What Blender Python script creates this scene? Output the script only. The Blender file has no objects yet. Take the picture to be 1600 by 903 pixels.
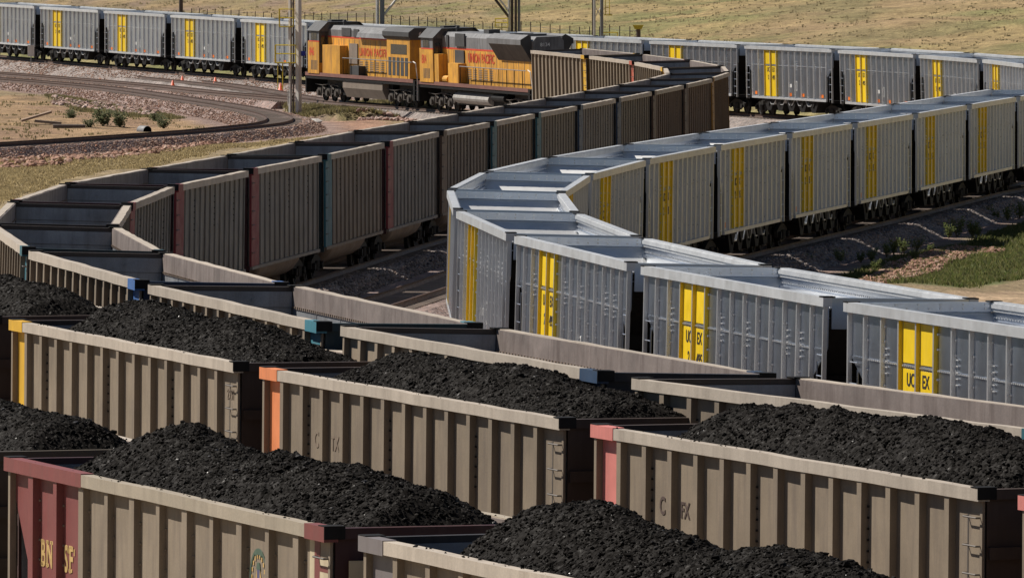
import bpy, math, random
import numpy as np
from mathutils import Matrix, Vector
random.seed(7); RNG = np.random.default_rng(11)
scene = bpy.context.scene
COL = scene.collection
R = math.radians

# ------------------------------------------------------------------ camera maths (used once, to measure places off the photo)
FPX, PITCH, CAMZ = 13338.0, 0.04664902, 12.81          # 300 mm lens, camera 12.8 m above the rails
CP, SP = math.cos(PITCH), math.sin(PITCH)
def ground_at(px, py, z=-0.7):
    u, v = px - 800.0, py - 451.5
    dx, dy, dz = u, FPX * CP - v * SP, -FPX * SP - v * CP
    t = (z - CAMZ) / dz
    return (dx * t, dy * t)

# ------------------------------------------------------------------ tagging
def tag(o, label=None, cat=None, group=None, kind=None):
    if label: o['label'] = label
    if cat: o['category'] = cat
    if group: o['group'] = group
    if kind: o['kind'] = kind
    return o
def link(name, mesh, parent=None, loc=None, rot=None, mat=None):
    o = bpy.data.objects.new(name, mesh)
    COL.objects.link(o)
    if parent is not None: o.parent = parent
    if loc is not None: o.location = loc
    if rot is not None: o.rotation_euler = rot
    return o
def empty(name, matrix=None, loc=None, rz=0):
    o = bpy.data.objects.new(name, None); COL.objects.link(o)
    o.empty_display_size = 0.3
    if matrix is not None: o.matrix_world = matrix
    if loc is not None: o.location = loc; o.rotation_euler = (0, 0, rz)
    return o

# ------------------------------------------------------------------ mesh builder
class MB:
    def __init__(s): s.v = []; s.f = []
    def poly(s, pts):
        b = len(s.v); s.v += [tuple(p) for p in pts]; s.f.append(tuple(range(b, b + len(pts))))
        return s
    def box(s, x0, x1, y0, y1, z0, z1):
        b = len(s.v)
        s.v += [(x0,y0,z0),(x1,y0,z0),(x1,y1,z0),(x0,y1,z0),(x0,y0,z1),(x1,y0,z1),(x1,y1,z1),(x0,y1,z1)]
        s.f += [tuple(b+i for i in q) for q in ((0,3,2,1),(4,5,6,7),(0,1,5,4),(1,2,6,5),(2,3,7,6),(3,0,4,7))]
        return s
    def prism(s, pts, a0, a1, axis='y'):
        """polygon pts extruded along axis; pts are the other two coordinates in xyz order"""
        def mk(p, a):
            return {'x': (a, p[0], p[1]), 'y': (p[0], a, p[1]), 'z': (p[0], p[1], a)}[axis]
        n = len(pts); b = len(s.v)
        s.v += [mk(p, a0) for p in pts] + [mk(p, a1) for p in pts]
        s.f.append(tuple(b+i for i in range(n))); s.f.append(tuple(b+n+i for i in reversed(range(n))))
        for i in range(n):
            j = (i+1) % n; s.f.append((b+i, b+n+i, b+n+j, b+j))
        return s
    def bar(s, p, q, r, n=6, r2=None):
        p, q = Vector(p), Vector(q); d = (q-p)
        if d.length < 1e-6: return s
        d.normalize(); a = d.orthogonal().normalized(); c = d.cross(a); b = len(s.v); r2 = r if r2 is None else r2
        for k in range(n):
            t = 2*math.pi*k/n + math.pi/n; s.v.append(tuple(p + (a*math.cos(t)+c*math.sin(t))*r))
        for k in range(n):
            t = 2*math.pi*k/n + math.pi/n; s.v.append(tuple(q + (a*math.cos(t)+c*math.sin(t))*r2))
        for k in range(n):
            j = (k+1) % n; s.f.append((b+k, b+j, b+n+j, b+n+k))
        s.f.append(tuple(b+k for k in reversed(range(n)))); s.f.append(tuple(b+n+k for k in range(n)))
        return s
    def path(s, pts, r, n=5):
        for a, b in zip(pts[:-1], pts[1:]): s.bar(a, b, r, n)
        return s
    def lathe(s, prof, c=(0,0,0), n=20, axis='z'):
        b = len(s.v); m = len(prof)
        for k in range(n):
            t = 2*math.pi*k/n
            for r, h in prof:
                x, y = r*math.cos(t), r*math.sin(t)
                p = (x, y, h) if axis == 'z' else ((x, h, y) if axis == 'y' else (h, x, y))
                s.v.append((p[0]+c[0], p[1]+c[1], p[2]+c[2]))
        for k in range(n):
            j = (k+1) % n
            for i in range(m-1): s.f.append((b+k*m+i, b+j*m+i, b+j*m+i+1, b+k*m+i+1))
        return s
    def mesh(s, name, mat=None, smooth=False, fix=True):
        me = bpy.data.meshes.new(name); me.from_pydata(s.v, [], s.f); me.update()
        if fix:
            import bmesh
            bm = bmesh.new(); bm.from_mesh(me); bmesh.ops.recalc_face_normals(bm, faces=bm.faces); bm.to_mesh(me); bm.free()
        if mat: me.materials.append(mat)
        if smooth: me.polygons.foreach_set('use_smooth', [True]*len(me.polygons))
        return me
def multi(name, parts):
    """one mesh from several builders, a material each"""
    A = MB(); idx = []
    for k, (mb, m) in enumerate(parts):
        b = len(A.v); A.v += mb.v; A.f += [tuple(i+b for i in f) for f in mb.f]; idx += [k]*len(mb.f)
    me = A.mesh(name)
    for mb, m in parts: me.materials.append(m)
    me.polygons.foreach_set('material_index', idx)
    return me
def np_mesh(name, V, F, mat=None, smooth=False):
    """V (n,3), F (m,k) arrays"""
    me = bpy.data.meshes.new(name); k = F.shape[1]
    me.vertices.add(len(V)); me.vertices.foreach_set('co', np.ascontiguousarray(V, dtype=np.float32).ravel())
    me.loops.add(F.size); me.loops.foreach_set('vertex_index', np.ascontiguousarray(F, dtype=np.int32).ravel())
    me.polygons.add(len(F)); me.polygons.foreach_set('loop_start', np.arange(0, F.size, k, dtype=np.int32))
    me.polygons.foreach_set('loop_total', np.full(len(F), k, dtype=np.int32))
    me.polygons.foreach_set('use_smooth', np.full(len(F), smooth, dtype=bool))
    me.update(calc_edges=True); me.validate()
    if mat: me.materials.append(mat)
    return me

# ------------------------------------------------------------------ materials
def M(name, col, rough=.6, metal=0., var=.25, vscale=1.5, streak=0., stcol=None, grit=0., gscale=40., objcol=False, bump=0., bscale=30., spec=.5, z_streak=.12, stscale=3.):
    m = bpy.data.materials.new(name); m.use_nodes = True
    N, Lk = m.node_tree.nodes, m.node_tree.links
    P = N['Principled BSDF']
    P.inputs['Roughness'].default_value = rough; P.inputs['Metallic'].default_value = metal
    P.inputs['Specular IOR Level'].default_value = spec
    tc = N.new('ShaderNodeTexCoord'); oi = N.new('ShaderNodeObjectInfo')
    w = N.new('ShaderNodeMath'); w.operation = 'MULTIPLY'; w.inputs[1].default_value = 37.; Lk.new(oi.outputs['Random'], w.inputs[0])
    def noise(scale, detail=5, rough_=.6, vec=None):
        n = N.new('ShaderNodeTexNoise'); n.noise_dimensions = '4D'
        n.inputs['Scale'].default_value = scale; n.inputs['Detail'].default_value = detail; n.inputs['Roughness'].default_value = rough_
        Lk.new(vec if vec else tc.outputs['Object'], n.inputs['Vector']); Lk.new(w.outputs[0], n.inputs['W'])
        return n.outputs['Fac']
    def ramp(src, a, b, lo, hi):
        r = N.new('ShaderNodeMapRange'); Lk.new(src, r.inputs[0])
        for i, x in zip((1,2,3,4), (a,b,lo,hi)): r.inputs[i].default_value = x
        return r.outputs[0]
    if objcol: base = oi.outputs['Color']
    else:
        c = N.new('ShaderNodeRGB'); c.outputs[0].default_value = (*col, 1); base = c.outputs[0]
    def mulv(colr, fac):
        x = N.new('ShaderNodeVectorMath'); x.operation = 'SCALE'; Lk.new(colr, x.inputs[0]); Lk.new(fac, x.inputs['Scale']); return x.outputs[0]
    if var: base = mulv(base, ramp(oi.outputs['Random'], 0, 1, .91, 1.07))
    if var: base = mulv(base, ramp(noise(vscale), .3, .7, 1-var, 1+var*.6))
    if grit: base = mulv(base, ramp(noise(gscale, 3), .3, .7, 1-grit, 1+grit))
    if streak:
        mp = N.new('ShaderNodeMapping'); mp.inputs['Scale'].default_value = (stscale, stscale, z_streak*stscale); Lk.new(tc.outputs['Object'], mp.inputs[0])
        f = ramp(noise(1.6, 6, .65, mp.outputs[0]), .46, .68, 0, streak)
        mx = N.new('ShaderNodeMix'); mx.data_type = 'RGBA'; Lk.new(f, mx.inputs['Factor']); Lk.new(base, mx.inputs[6]); mx.inputs[7].default_value = (*(stcol or (.08,.05,.035)), 1)
        base = mx.outputs[2]
    Lk.new(base, P.inputs['Base Color'])
    if rough < .9: Lk.new(ramp(noise(vscale*2.3), .3, .7, max(.05, rough-(.12 if metal < .6 else .03)), min(1, rough+(.12 if metal < .6 else .03))), P.inputs['Roughness'])
    if bump:
        b = N.new('ShaderNodeBump'); b.inputs['Strength'].default_value = bump; b.inputs['Distance'].default_value = .02
        Lk.new(noise(bscale, 4), b.inputs['Height']); Lk.new(b.outputs[0], P.inputs['Normal'])
    return m
ALU   = M('aluminium_sheet', (.57,.62,.70), .30, .93, .06, 1.2, .14, (.44,.42,.40))
ALUB  = M('aluminium_bright', (.62,.63,.645), .40, .3, .14, 1.5, .25, (.33,.31,.29))
POSTM = M('aluminium_post', (.70,.70,.70), .38, .7, .08, 1.5, .2, (.40,.38,.36))
BARE  = M('bare_aluminium', (.85,.85,.84), .55, .6, .12, 1.5)
BOLT  = M('bolt_heads', (.75,.75,.75), .3, .4, .1)
YEL   = M('yellow_paint', (.88,.60,.01), .45, 0, .12, 1.5, .18, (.45,.30,.05))
BLACK = M('black_steel', (.014,.013,.013), .7, 0, .4, 2., .3, (.03,.025,.02), spec=.2)
TRUCKM= M('truck_steel', (.022,.02,.018), .75, 0, .4, 3., .3, (.05,.04,.03), spec=.3)
LTRUCK= M('loco_truck_steel', (.075,.062,.052), .75, 0, .45, 3., .4, (.13,.10,.08))
RUST  = M('rail_rust', (.10,.058,.04), .6, .3, .3, 3.)
DARKLET=M('dark_lettering', (.03,.025,.022), .6, 0, .3, 20)
STEEL = M('tan_car_paint', (.27,.21,.15), .7, 0, .20, .8, .55, (.13,.10,.08), grit=.08, objcol=True, bump=.1, bscale=8)
CHORD = M('chord_paint', (.33,.27,.205), .65, 0, .15, 1., .35, (.20,.16,.125), grit=.10, objcol=True, bump=.1, bscale=12)
ACCENT= M('accent_paint', (.5,.5,.5), .55, 0, .15, 1.2, .25, (.10,.07,.06), objcol=True)
LINING= M('worn_lining', (.30,.31,.33), .5, .25, .3, 1., .5, (.14,.13,.13), grit=.1, bump=.1, bscale=10)
BANDM = M('lining_band', (.25,.205,.185), .6, .15, .3, 1.2, .6, (.10,.07,.06), grit=.12)
TUBM  = M('tub_underside', (.27,.20,.145), .6, 0, .25, .8, .5, (.08,.06,.05))
ORANGE= M('orange_marker', (.85,.20,.02), .5, 0, .1)
WHITE = M('white_marker', (.75,.75,.73), .5, 0, .15)
CREAM = M('cream_paint', (.62,.52,.36), .6, 0, .15, 2., .25, (.25,.17,.11))
GOLD  = M('gold_lettering', (.60,.40,.15), .6, 0, .3, 6.)
EGREEN= M('emblem_green', (.09,.14,.10), .6, 0, .25, 6.)
EBLUE = M('emblem_blue', (.10,.10,.20), .6, 0, .25, 6.)
UPY   = M('loco_yellow', (.70,.345,.04), .6, 0, .30, .8, .75, (.26,.13,.055), grit=.08)
UPG   = M('loco_grey', (.19,.19,.195), .6, 0, .3, 1., .6, (.05,.047,.045))
UPGD  = M('loco_dark_grey', (.06,.06,.062), .6, 0, .25, 1.)
UPR   = M('loco_red', (.62,.07,.03), .5, 0, .15)
UPDUST= M('loco_red_dusty', (.22,.10,.08), .65, 0, .2, 2.)
GLASS = M('cab_glass', (.02,.025,.03), .08, 0, 0, spec=.8)
TANK  = M('fuel_tank_paint', (.25,.20,.16), .65, 0, .2, .8, .35, (.12,.09,.07))
TANKG = M('fuel_tank_grey', (.38,.36,.33), .6, 0, .25, .7, .5, (.12,.10,.09))
LIGHTM= M('pale_pole_paint', (.70,.66,.60), .6, 0, .15, 1., .25, (.35,.25,.2))
GREYP = M('grey_pole_paint', (.22,.22,.225), .6, 0, .2, 1.)
DARKP = M('brown_pole_steel', (.085,.06,.05), .7, 0, .25, 1.)
YRAIL = M('yellow_rail_paint', (.62,.47,.03), .5, 0, .15)
CONEO = M('cone_orange', (.85,.12,.03), .5, 0, .1)
TIMBER= M('weathered_timber', (.30,.21,.15), .85, 0, .3, 2., grit=.2)
SLEEP = M('sleeper_timber', (.21,.165,.135), .85, 0, .4, .6, grit=.25)
BLUE  = M('blue_barrel', (.01,.03,.35), .5, 0, .1)

def ballast_mat(name, cols, scale):
    m = bpy.data.materials.new(name); m.use_nodes = True
    N, Lk = m.node_tree.nodes, m.node_tree.links; P = N['Principled BSDF']; P.inputs['Roughness'].default_value = .9
    tc = N.new('ShaderNodeTexCoord')
    vo = N.new('ShaderNodeTexVoronoi'); vo.inputs['Scale'].default_value = scale; Lk.new(tc.outputs['Object'], vo.inputs['Vector'])
    cr = N.new('ShaderNodeValToRGB'); e = cr.color_ramp.elements
    sx = N.new('ShaderNodeSeparateColor'); Lk.new(vo.outputs['Color'], sx.inputs[0]); Lk.new(sx.outputs[0], cr.inputs[0])
    e[0].color = (*cols[0], 1); e[1].color = (*cols[-1], 1)
    for i, c in enumerate(cols[1:-1]): x = e.new((i+1)/(len(cols)-1)); x.color = (*c, 1)
    no = N.new('ShaderNodeTexNoise'); no.inputs['Scale'].default_value = .35; no.inputs['Detail'].default_value = 6; Lk.new(tc.outputs['Object'], no.inputs['Vector'])
    r = N.new('ShaderNodeMapRange'); Lk.new(no.outputs[0], r.inputs[0]); r.inputs[1].default_value=.3; r.inputs[2].default_value=.7; r.inputs[3].default_value=.62; r.inputs[4].default_value=1.2
    n2 = N.new('ShaderNodeTexNoise'); n2.inputs['Scale'].default_value = 2.2; n2.inputs['Detail'].default_value = 7; n2.inputs['Roughness'].default_value = .75; Lk.new(tc.outputs['Object'], n2.inputs['Vector'])
    r2 = N.new('ShaderNodeMapRange'); Lk.new(n2.outputs[0], r2.inputs[0]); r2.inputs[1].default_value=.3; r2.inputs[2].default_value=.7; r2.inputs[3].default_value=.55; r2.inputs[4].default_value=1.45
    rm = N.new('ShaderNodeMath'); rm.operation = 'MULTIPLY'; Lk.new(r.outputs[0], rm.inputs[0]); Lk.new(r2.outputs[0], rm.inputs[1])
    x = N.new('ShaderNodeVectorMath'); x.operation='SCALE'; Lk.new(cr.outputs[0], x.inputs[0]); Lk.new(rm.outputs[0], x.inputs['Scale']); Lk.new(x.outputs[0], P.inputs['Base Color'])
    b = N.new('ShaderNodeBump'); b.inputs['Strength'].default_value=.9; b.inputs['Distance'].default_value=.06
    Lk.new(vo.outputs['Distance'], b.inputs['Height']); b.invert = True; Lk.new(b.outputs[0], P.inputs['Normal'])
    return m
BALPINK = ballast_mat('pink_ballast', [(.14,.10,.09),(.29,.21,.19),(.21,.145,.125),(.36,.28,.25),(.28,.155,.115)], 9)
BALGREY = ballast_mat('grey_ballast', [(.14,.12,.115),(.29,.25,.23),(.20,.165,.155),(.37,.32,.29),(.26,.19,.16)], 9)
ROCK = M('red_rock', (.36,.20,.14), .85, 0, .45, 2.5, grit=.3, bump=.5, bscale=14)

# ------------------------------------------------------------------ measured track centre lines: x, distance, rail height offset at every coupling
GF = [(-33.85,636.0,.12),(-28.35,620.8,.03),(-22.9,605.6,-.05),(-17.46,590.4,-.12),(-12.08,575.1,-.18),(-6.73,559.8,-.22),(-1.37,544.6,-.25),(4.07,529.3,-.27),(9.55,514.1,-.27),(14.92,498.8,-.26),(19.91,483.4,-.22),(23.83,467.7,-.19),(26.44,451.8,-.15),(27.87,435.7,-.11)]
GN = [(19.86,362.0,.01),(16.94,346.1,.07),(14.01,330.1,.12),(11.02,314.2,.19),(8.09,298.3,.27),(5.2,282.4,.33),(2.57,266.5,.39),(.62,250.4,.46),(-.28,234.2,.51),(.02,218.1,.56),(1.43,201.9,.59),(4.11,186.0,.59),(7.89,170.2,.59),(12.45,154.7,.58)]
BN_ = [(-11.75,539.9,-.41),(-4.37,518.6,-.45),(2.62,497.1,-.49),(5.91,481.2,-.52),(8.32,465.2,-.54),(9.7,449.1,-.54),(9.54,432.9,-.5),(8.25,416.8,-.44),(6.52,400.7,-.38),(4.75,384.6,-.31),(2.94,368.6,-.23),(1.15,352.5,-.14),(-.64,336.4,-.04),(-2.36,320.3,.06),(-4.13,304.2,.17),(-5.82,288.1,.25),(-7.57,272.1,.31),(-9.47,256.0,.39),(-11.14,239.9,.48),(-11.7,223.7,.56),(-11.31,207.6,.62),(-9.47,191.5,.67),(-6.15,175.6,.66),(-2.02,160.0,.6),(3.09,144.6,.53),(9.9,129.9,.46)]
R2 = [(-14.0,186.2,.30),(-8.76,170.8,.21),(-3.36,155.5,.12),(2.5,140.4,.03),(8.58,125.5,-.07),(14.9,110.6,-.1)]
R1 = [(-11.98,147.6,.1),(-6.58,132.3,.03),(-.86,117.2,-.03),(5.1,102.2,-.1)]

def catmull(pts, step):
    P = [np.array(p, float) for p in pts]
    P = [2*P[0]-P[1]] + P + [2*P[-1]-P[-2]]; out = []
    for i in range(1, len(P)-2):
        n = max(2, int(np.linalg.norm((P[i+1]-P[i])[:2])/step))
        for k in range(n):
            t = k/n; a,b,c,d = P[i-1],P[i],P[i+1],P[i+2]
            out.append(.5*((2*b)+(c-a)*t+(2*a-5*b+4*c-d)*t*t+(3*b-a-3*c+d)*t**3))
    out.append(P[-2]); return np.array(out)
def ext(nodes, n0=0, n1=0):
    a = [np.array(p) for p in nodes]; d0 = a[0]-a[1]; d1 = a[-1]-a[-2]
    return [tuple(a[0]+d0*k) for k in range(n0,0,-1)] + nodes + [tuple(a[-1]+d1*k) for k in range(1,n1+1)]
def px_line(pts, z=-.45): return [(*ground_at(x, y, z), z) for x, y in pts]
A_TAIL = px_line([(-260,83),(0,98.5),(130,109),(250,120.5),(372,134)], -.42)
TRK = {}
TRK['far']   = catmull(ext(GF,3,0)+[(27.9,419.5,-.08),(26.9,403,-.05),(25.1,387,-.03),(22.6,374,-.01)]+ext(GN,0,3), 2.)
TRK['brown'] = catmull(A_TAIL+BN_+[(16.8,115.2,.45),(23.8,100.6,.45)], 2.)
TRK['load2'] = catmull(ext(R2,3,2), 2.)
TRK['load1'] = catmull(ext(R1,4,1), 2.)
TRK['yard_b']= catmull(px_line([(-260,96),(0,113.5),(100,121),(242,133),(330,142.5),(420,150),(475,155)]), 2.)
TRK['yard_c']= catmull(px_line([(-260,103),(0,122),(90,129),(180,137.5),(300,154.5),(380,167),(424,176.5),(437,183.5),(428,189.5),(395,194.5),(300,203.5),(150,214),(0,223.5),(-200,233)]), 1.5)
mid = []
for i in range(13, 24):
    a, b = np.array(BN_[i-1]), np.array(BN_[i+1]); t = (b-a)[:2]; t /= np.linalg.norm(t)
    mid.append((BN_[i][0]-t[1]*4.9, BN_[i][1]+t[0]*4.9, BN_[i][2]-.05))
TRK['mid']   = catmull(mid, 2.)
ALLP = np.concatenate([t for t in TRK.values()])

# ------------------------------------------------------------------ numpy noise and the ground
def vnoise(x, y, seed=0):
    xi, yi = np.floor(x).astype(np.int64), np.floor(y).astype(np.int64); fx, fy = x-xi, y-yi
    fx, fy = fx*fx*(3-2*fx), fy*fy*(3-2*fy)
    def h(a, b):
        n = (a*374761393 + b*668265263 + seed*974634777) & 0x7fffffff
        n = ((n ^ (n >> 13))*1274126177) & 0x7fffffff
        return ((n ^ (n >> 16)) & 0xffff)/65535.
    return (h(xi,yi)*(1-fx)+h(xi+1,yi)*fx)*(1-fy) + (h(xi,yi+1)*(1-fx)+h(xi+1,yi+1)*fx)*fy
def fbm(x, y, seed=0, oct=4):
    s = 0; a = .5
    for k in range(oct): s = s + a*vnoise(x*2**k, y*2**k, seed+k); a *= .5
    return s/(1-.5**oct)
def seg_dist(X, Y, line):
    """distance, signed side distance (positive = right of travel as seen), index"""
    best = np.full(X.shape, 1e9); side = np.zeros(X.shape); 
    for a, b in zip(line[:-1], line[1:]):
        d = b[:2]-a[:2]; L2 = d@d
        t = np.clip(((X-a[0])*d[0]+(Y-a[1])*d[1])/L2, 0, 1)
        ex, ey = X-(a[0]+t*d[0]), Y-(a[1]+t*d[1]); q = np.hypot(ex, ey)
        s = -(d[1]*ex - d[0]*ey)/math.sqrt(L2)
        mk = q < best; best = np.where(mk, q, best); side = np.where(mk, s, side)
    return best, side
HILLLINE = np.array([(-260.,1270.),(-33.85,636.),(9.55,514.1),(19.91,483.4),(27.87,435.7),(32,380),(40,250),(60,50)])
ZN = np.array([p for L_ in (GF,GN,BN_,R2,R1,TRK['yard_c'][::12].tolist()) for p in L_])
def inpoly(X, Y, poly):
    c = np.zeros(X.shape, bool); n = len(poly)
    for i in range(n):
        x0, y0 = poly[i]; x1, y1 = poly[(i+1) % n]
        if y0 == y1: continue
        m = ((y0 > Y) != (y1 > Y)) & (X < (x1-x0)*(Y-y0)/(y1-y0)+x0); c ^= m
    return c
def PX(*pts, z=-.9): return [ground_at(x, y, z) for x, y in pts]
Z_DIRT  = PX((-60,152),(120,146),(215,150),(330,172),(415,182),(330,198),(150,209),(-60,222))
Z_SCRUB = PX((70,148),(140,144),(240,150),(330,168),(345,178),(250,180),(120,168))
Z_RED   = PX((440,186),(520,182),(640,192),(760,180),(640,206),(430,217),(300,228),(330,215),(430,205))
Z_DRY   = PX((-60,242),(120,235),(300,226),(430,212),(560,203),(330,232),(150,262),(0,318),(-60,330))
Z_MOUND = PX((445,170),(520,161),(700,172),(640,183),(520,184),(460,182))
Z_GREEN = PX((1180,402),(1330,378),(1450,352),(1640,318),(1640,425),(1500,456),(1390,455),(1260,428), z=-.45)
Z_RIP   = PX((1335,446),(1385,420),(1440,402),(1500,378),(1575,382),(1520,400),(1440,436),(1385,452), z=-.45)
Z_ROAD  = PX((1440,468),(1640,446),(1640,500),(1440,500), z=-.45)
def base_z(X, Y):
    num = np.zeros(X.shape); den = np.zeros(X.shape)
    for x, y, z in ZN:
        w = 1./((X-x)**2+(Y-y)**2+60.)**1.5; num += w*z; den += w
    return num/den
def ground_z(X, Y):
    X, Y = np.asarray(X, float), np.asarray(Y, float)
    z = base_z(X, Y) - .68
    dmin = np.full(X.shape, 1e9)
    for k, t in TRK.items():
        d, _ = seg_dist(X, Y, t[::6] if len(t) > 60 else t); dmin = np.minimum(dmin, d)
    off = np.clip((dmin-2.5)/4., 0, 1)
    z = z + off*((fbm(X/9., Y/14., 3)-.5)*.9 + (fbm(X/1.7, Y/2.2, 9)-.5)*.16)
    h, s = seg_dist(X, Y, HILLLINE)
    up = np.where(s > 0, h, 0)
    r = np.clip((up-5)/11., 0, 1); rt = np.clip((430-Y)/60., 0, 1)*np.clip((X-20)/10., 0, 1); k = np.maximum(np.clip((Y-330)/120., .15, 1), rt)
    z = z + rt*np.clip(up-8, 0, 90)*.22  # unseen right-hand slope, raised so the metal flanks reflect sunlit ground
    z = z + (2.7*r*r*(3-2*r) + np.clip(up-21, 0, 500)*.085)*k + np.clip((up-20)/20., 0, 1)*(fbm(X/35., Y/35., 5)-.5)*2.0
    m = inpoly(X, Y, Z_MOUND); z = z + np.where(m, np.clip((dmin-2.2)/2.5, 0, 1)*.55, 0)
    return z
def ground_colour(X, Y):
    n1 = fbm(X/6., Y/9., 21); n2 = fbm(X/2., Y/3., 31); n3 = fbm(X/22., Y/28., 41)
    wx, wy = (fbm(X/3., Y/4., 51)-.5)*2.2, (fbm(X/3., Y/4., 61)-.5)*9.
    C = np.empty(X.shape+(3,)); C[:] = (.31,.235,.14)
    def put(mask, col, amt=1.):
        m = (mask*amt)[..., None]; C[:] = C*(1-m) + np.array(col)*m
    sm = lambda v, a, b: np.clip((v-a)/(b-a), 0, 1)
    h, s = seg_dist(X, Y, HILLLINE); up = np.where(s > 0, h, 0) + (n1-.5)*4
    put(sm(up,3,6), (.30,.25,.12)); put(sm(up,3,6)*sm(n2,.4,.6), (.15,.165,.06), .7)
    put(sm(up,19,23), (.35,.26,.125)); put(sm(up,19,23)*sm(n1,.45,.64), (.17,.18,.07), .7); put(sm(up,19,23)*sm(n3,.5,.7), (.33,.225,.135), .6)
    left = sm(-X, -6, 12)*sm(Y, 500, 560)
    put(sm(up,20,24)*left*sm(n2,.42,.6), (.24,.165,.13), .7)
    put(sm(up,12,14)*(1-sm(up,18,22)), (.42,.30,.20)); put(sm(up,19,22)*(1-sm(up,27,34))*sm(n2,.4,.6), (.12,.145,.05), .75)
    put(inpoly(X+wx, Y+wy, Z_DIRT).astype(float), (.40,.265,.15)); put(inpoly(X+wx, Y+wy, Z_DIRT)*sm(n2,.45,.62), (.24,.165,.10), .8); put(inpoly(X+wx, Y+wy, Z_DIRT)*sm(fbm(X/4.,Y/16.,71),.5,.62), (.30,.19,.125), .7)  # brown patches and streaks, partly painted shading of the uneven dirt
    put(inpoly(X+wx, Y+wy, Z_SCRUB).astype(float), (.235,.185,.095), .85)
    put(inpoly(X+wx, Y+wy, Z_RED).astype(float), (.40,.235,.165), .9)
    put(inpoly(X+wx, Y+wy, Z_DRY).astype(float), (.43,.33,.175))
    put(inpoly(X+wx*.5, Y+wy*.5, Z_MOUND).astype(float), (.30,.235,.12)); put(inpoly(X+wx*.5, Y+wy*.5, Z_MOUND)*sm(n2,.45,.6), (.15,.14,.065), .7)
    put(inpoly(X+wx*.5, Y+wy*.5, Z_GREEN).astype(float), (.15,.165,.065)); put(inpoly(X+wx*.5, Y+wy*.5, Z_GREEN)*sm(n2,.5,.65), (.27,.22,.12), .8)
    put(inpoly(X+wx*.3, Y+wy*.3, Z_RIP).astype(float), (.36,.22,.16)); put(inpoly(X+wx*.3, Y+wy*.3, Z_ROAD).astype(float), (.43,.31,.20))
    for k, t in TRK.items():
        d, _ = seg_dist(X, Y, t[::4] if len(t) > 60 else t); d = d + (n2-.5)*1.4
        put(1-sm(d, 3.3, 4.6), (.31,.22,.185) if k.startswith('yard') or k == 'far' else (.27,.235,.22))
    return C*(.88+.24*n2[..., None])
def nonuni(a, b, st, lo, hi, g=1.25):
    v = list(np.arange(a, b+1e-6, st)); s = st
    while v[-1] < hi: s *= g; v.append(v[-1]+s)
    s = st; w = []; x = a
    while x > lo: s *= g; x -= s; w.append(x)
    return np.array(w[::-1]+v)
gx = nonuni(-42, 42, .5, -2600, 2600); gy = nonuni(92, 700, 1.1, -1500, 4500)
GX, GY = np.meshgrid(gx, gy); GZ = ground_z(GX, GY); GC = ground_colour(GX, GY)
nx, ny = len(gx), len(gy)
idx = np.arange(nx*ny).reshape(ny, nx)
F = np.stack([idx[:-1,:-1], idx[:-1,1:], idx[1:,1:], idx[1:,:-1]], -1).reshape(-1, 4)
gm = bpy.data.materials.new('ground_soil'); gm.use_nodes = True
N, Lk = gm.node_tree.nodes, gm.node_tree.links; P = N['Principled BSDF']; P.inputs['Roughness'].default_value = .95; P.inputs['Specular IOR Level'].default_value = .2
at = N.new('ShaderNodeAttribute'); at.attribute_name = 'soil'; tc = N.new('ShaderNodeTexCoord')
def gnoise(sc, d=4, r=.7):
    n = N.new('ShaderNodeTexNoise'); n.inputs['Scale'].default_value = sc; n.inputs['Detail'].default_value = d; n.inputs['Roughness'].default_value = r
    Lk.new(tc.outputs['Object'], n.inputs['Vector']); return n.outputs[0]
col = at.outputs['Color']
for sc, a, b in ((.5,.68,1.3),(2.2,.72,1.3),(8.,.74,1.28)):
    r = N.new('ShaderNodeMapRange'); Lk.new(gnoise(sc), r.inputs[0]); r.inputs[1].default_value=.32; r.inputs[2].default_value=.68; r.inputs[3].default_value=a; r.inputs[4].default_value=b
    x = N.new('ShaderNodeVectorMath'); x.operation='SCALE'; Lk.new(col, x.inputs[0]); Lk.new(r.outputs[0], x.inputs['Scale']); col = x.outputs[0]
Lk.new(col, P.inputs['Base Color'])
bp = N.new('ShaderNodeBump'); bp.inputs['Strength'].default_value=.8; bp.inputs['Distance'].default_value=.25; Lk.new(gnoise(3., 6, .75), bp.inputs['Height']); Lk.new(bp.outputs[0], P.inputs['Normal'])
gme = np_mesh('ground', np.stack([GX, GY, GZ], -1).reshape(-1, 3), F, gm, True)
ca = gme.color_attributes.new('soil', 'FLOAT_COLOR', 'POINT')
ca.data.foreach_set('color', np.concatenate([GC.reshape(-1,3), np.ones((nx*ny,1))], 1).astype(np.float32).ravel())
tag(link('ground', gme), kind='structure')

# ------------------------------------------------------------------ tracks
def sweep(line, prof, closed=True):
    T = np.gradient(line[:, :2], axis=0); T /= np.linalg.norm(T, axis=1)[:, None]
    nrm = np.stack([-T[:,1], T[:,0]], 1); m = len(prof); n = len(line)
    V = np.empty((n, m, 3))
    for i, (u, w) in enumerate(prof):
        V[:, i, :2] = line[:, :2]+nrm*u; V[:, i, 2] = line[:, 2]+w
    F = []
    rng = range(m if closed else m-1)
    I = np.arange(n*m).reshape(n, m)
    for i in rng:
        j = (i+1) % m; F.append(np.stack([I[:-1,i], I[:-1,j], I[1:,j], I[1:,i]], -1))
    return V.reshape(-1, 3), np.concatenate(F)
TLAB = {'far': 'railway track under the grey yellow-panelled hopper train', 'brown': 'railway track under the two yellow locomotives and empty brown gondolas',
        'load2': 'railway track under the loaded tan gondolas of the second row', 'load1': 'railway track under the loaded red-ended hopper at the bottom',
        'yard_b': 'straight empty track just in front of the locomotive track at left', 'yard_c': 'empty siding at left that bends back in a hairpin curve',
        'mid': 'empty track running between the shaded gondolas and the grey hoppers'}
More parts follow.
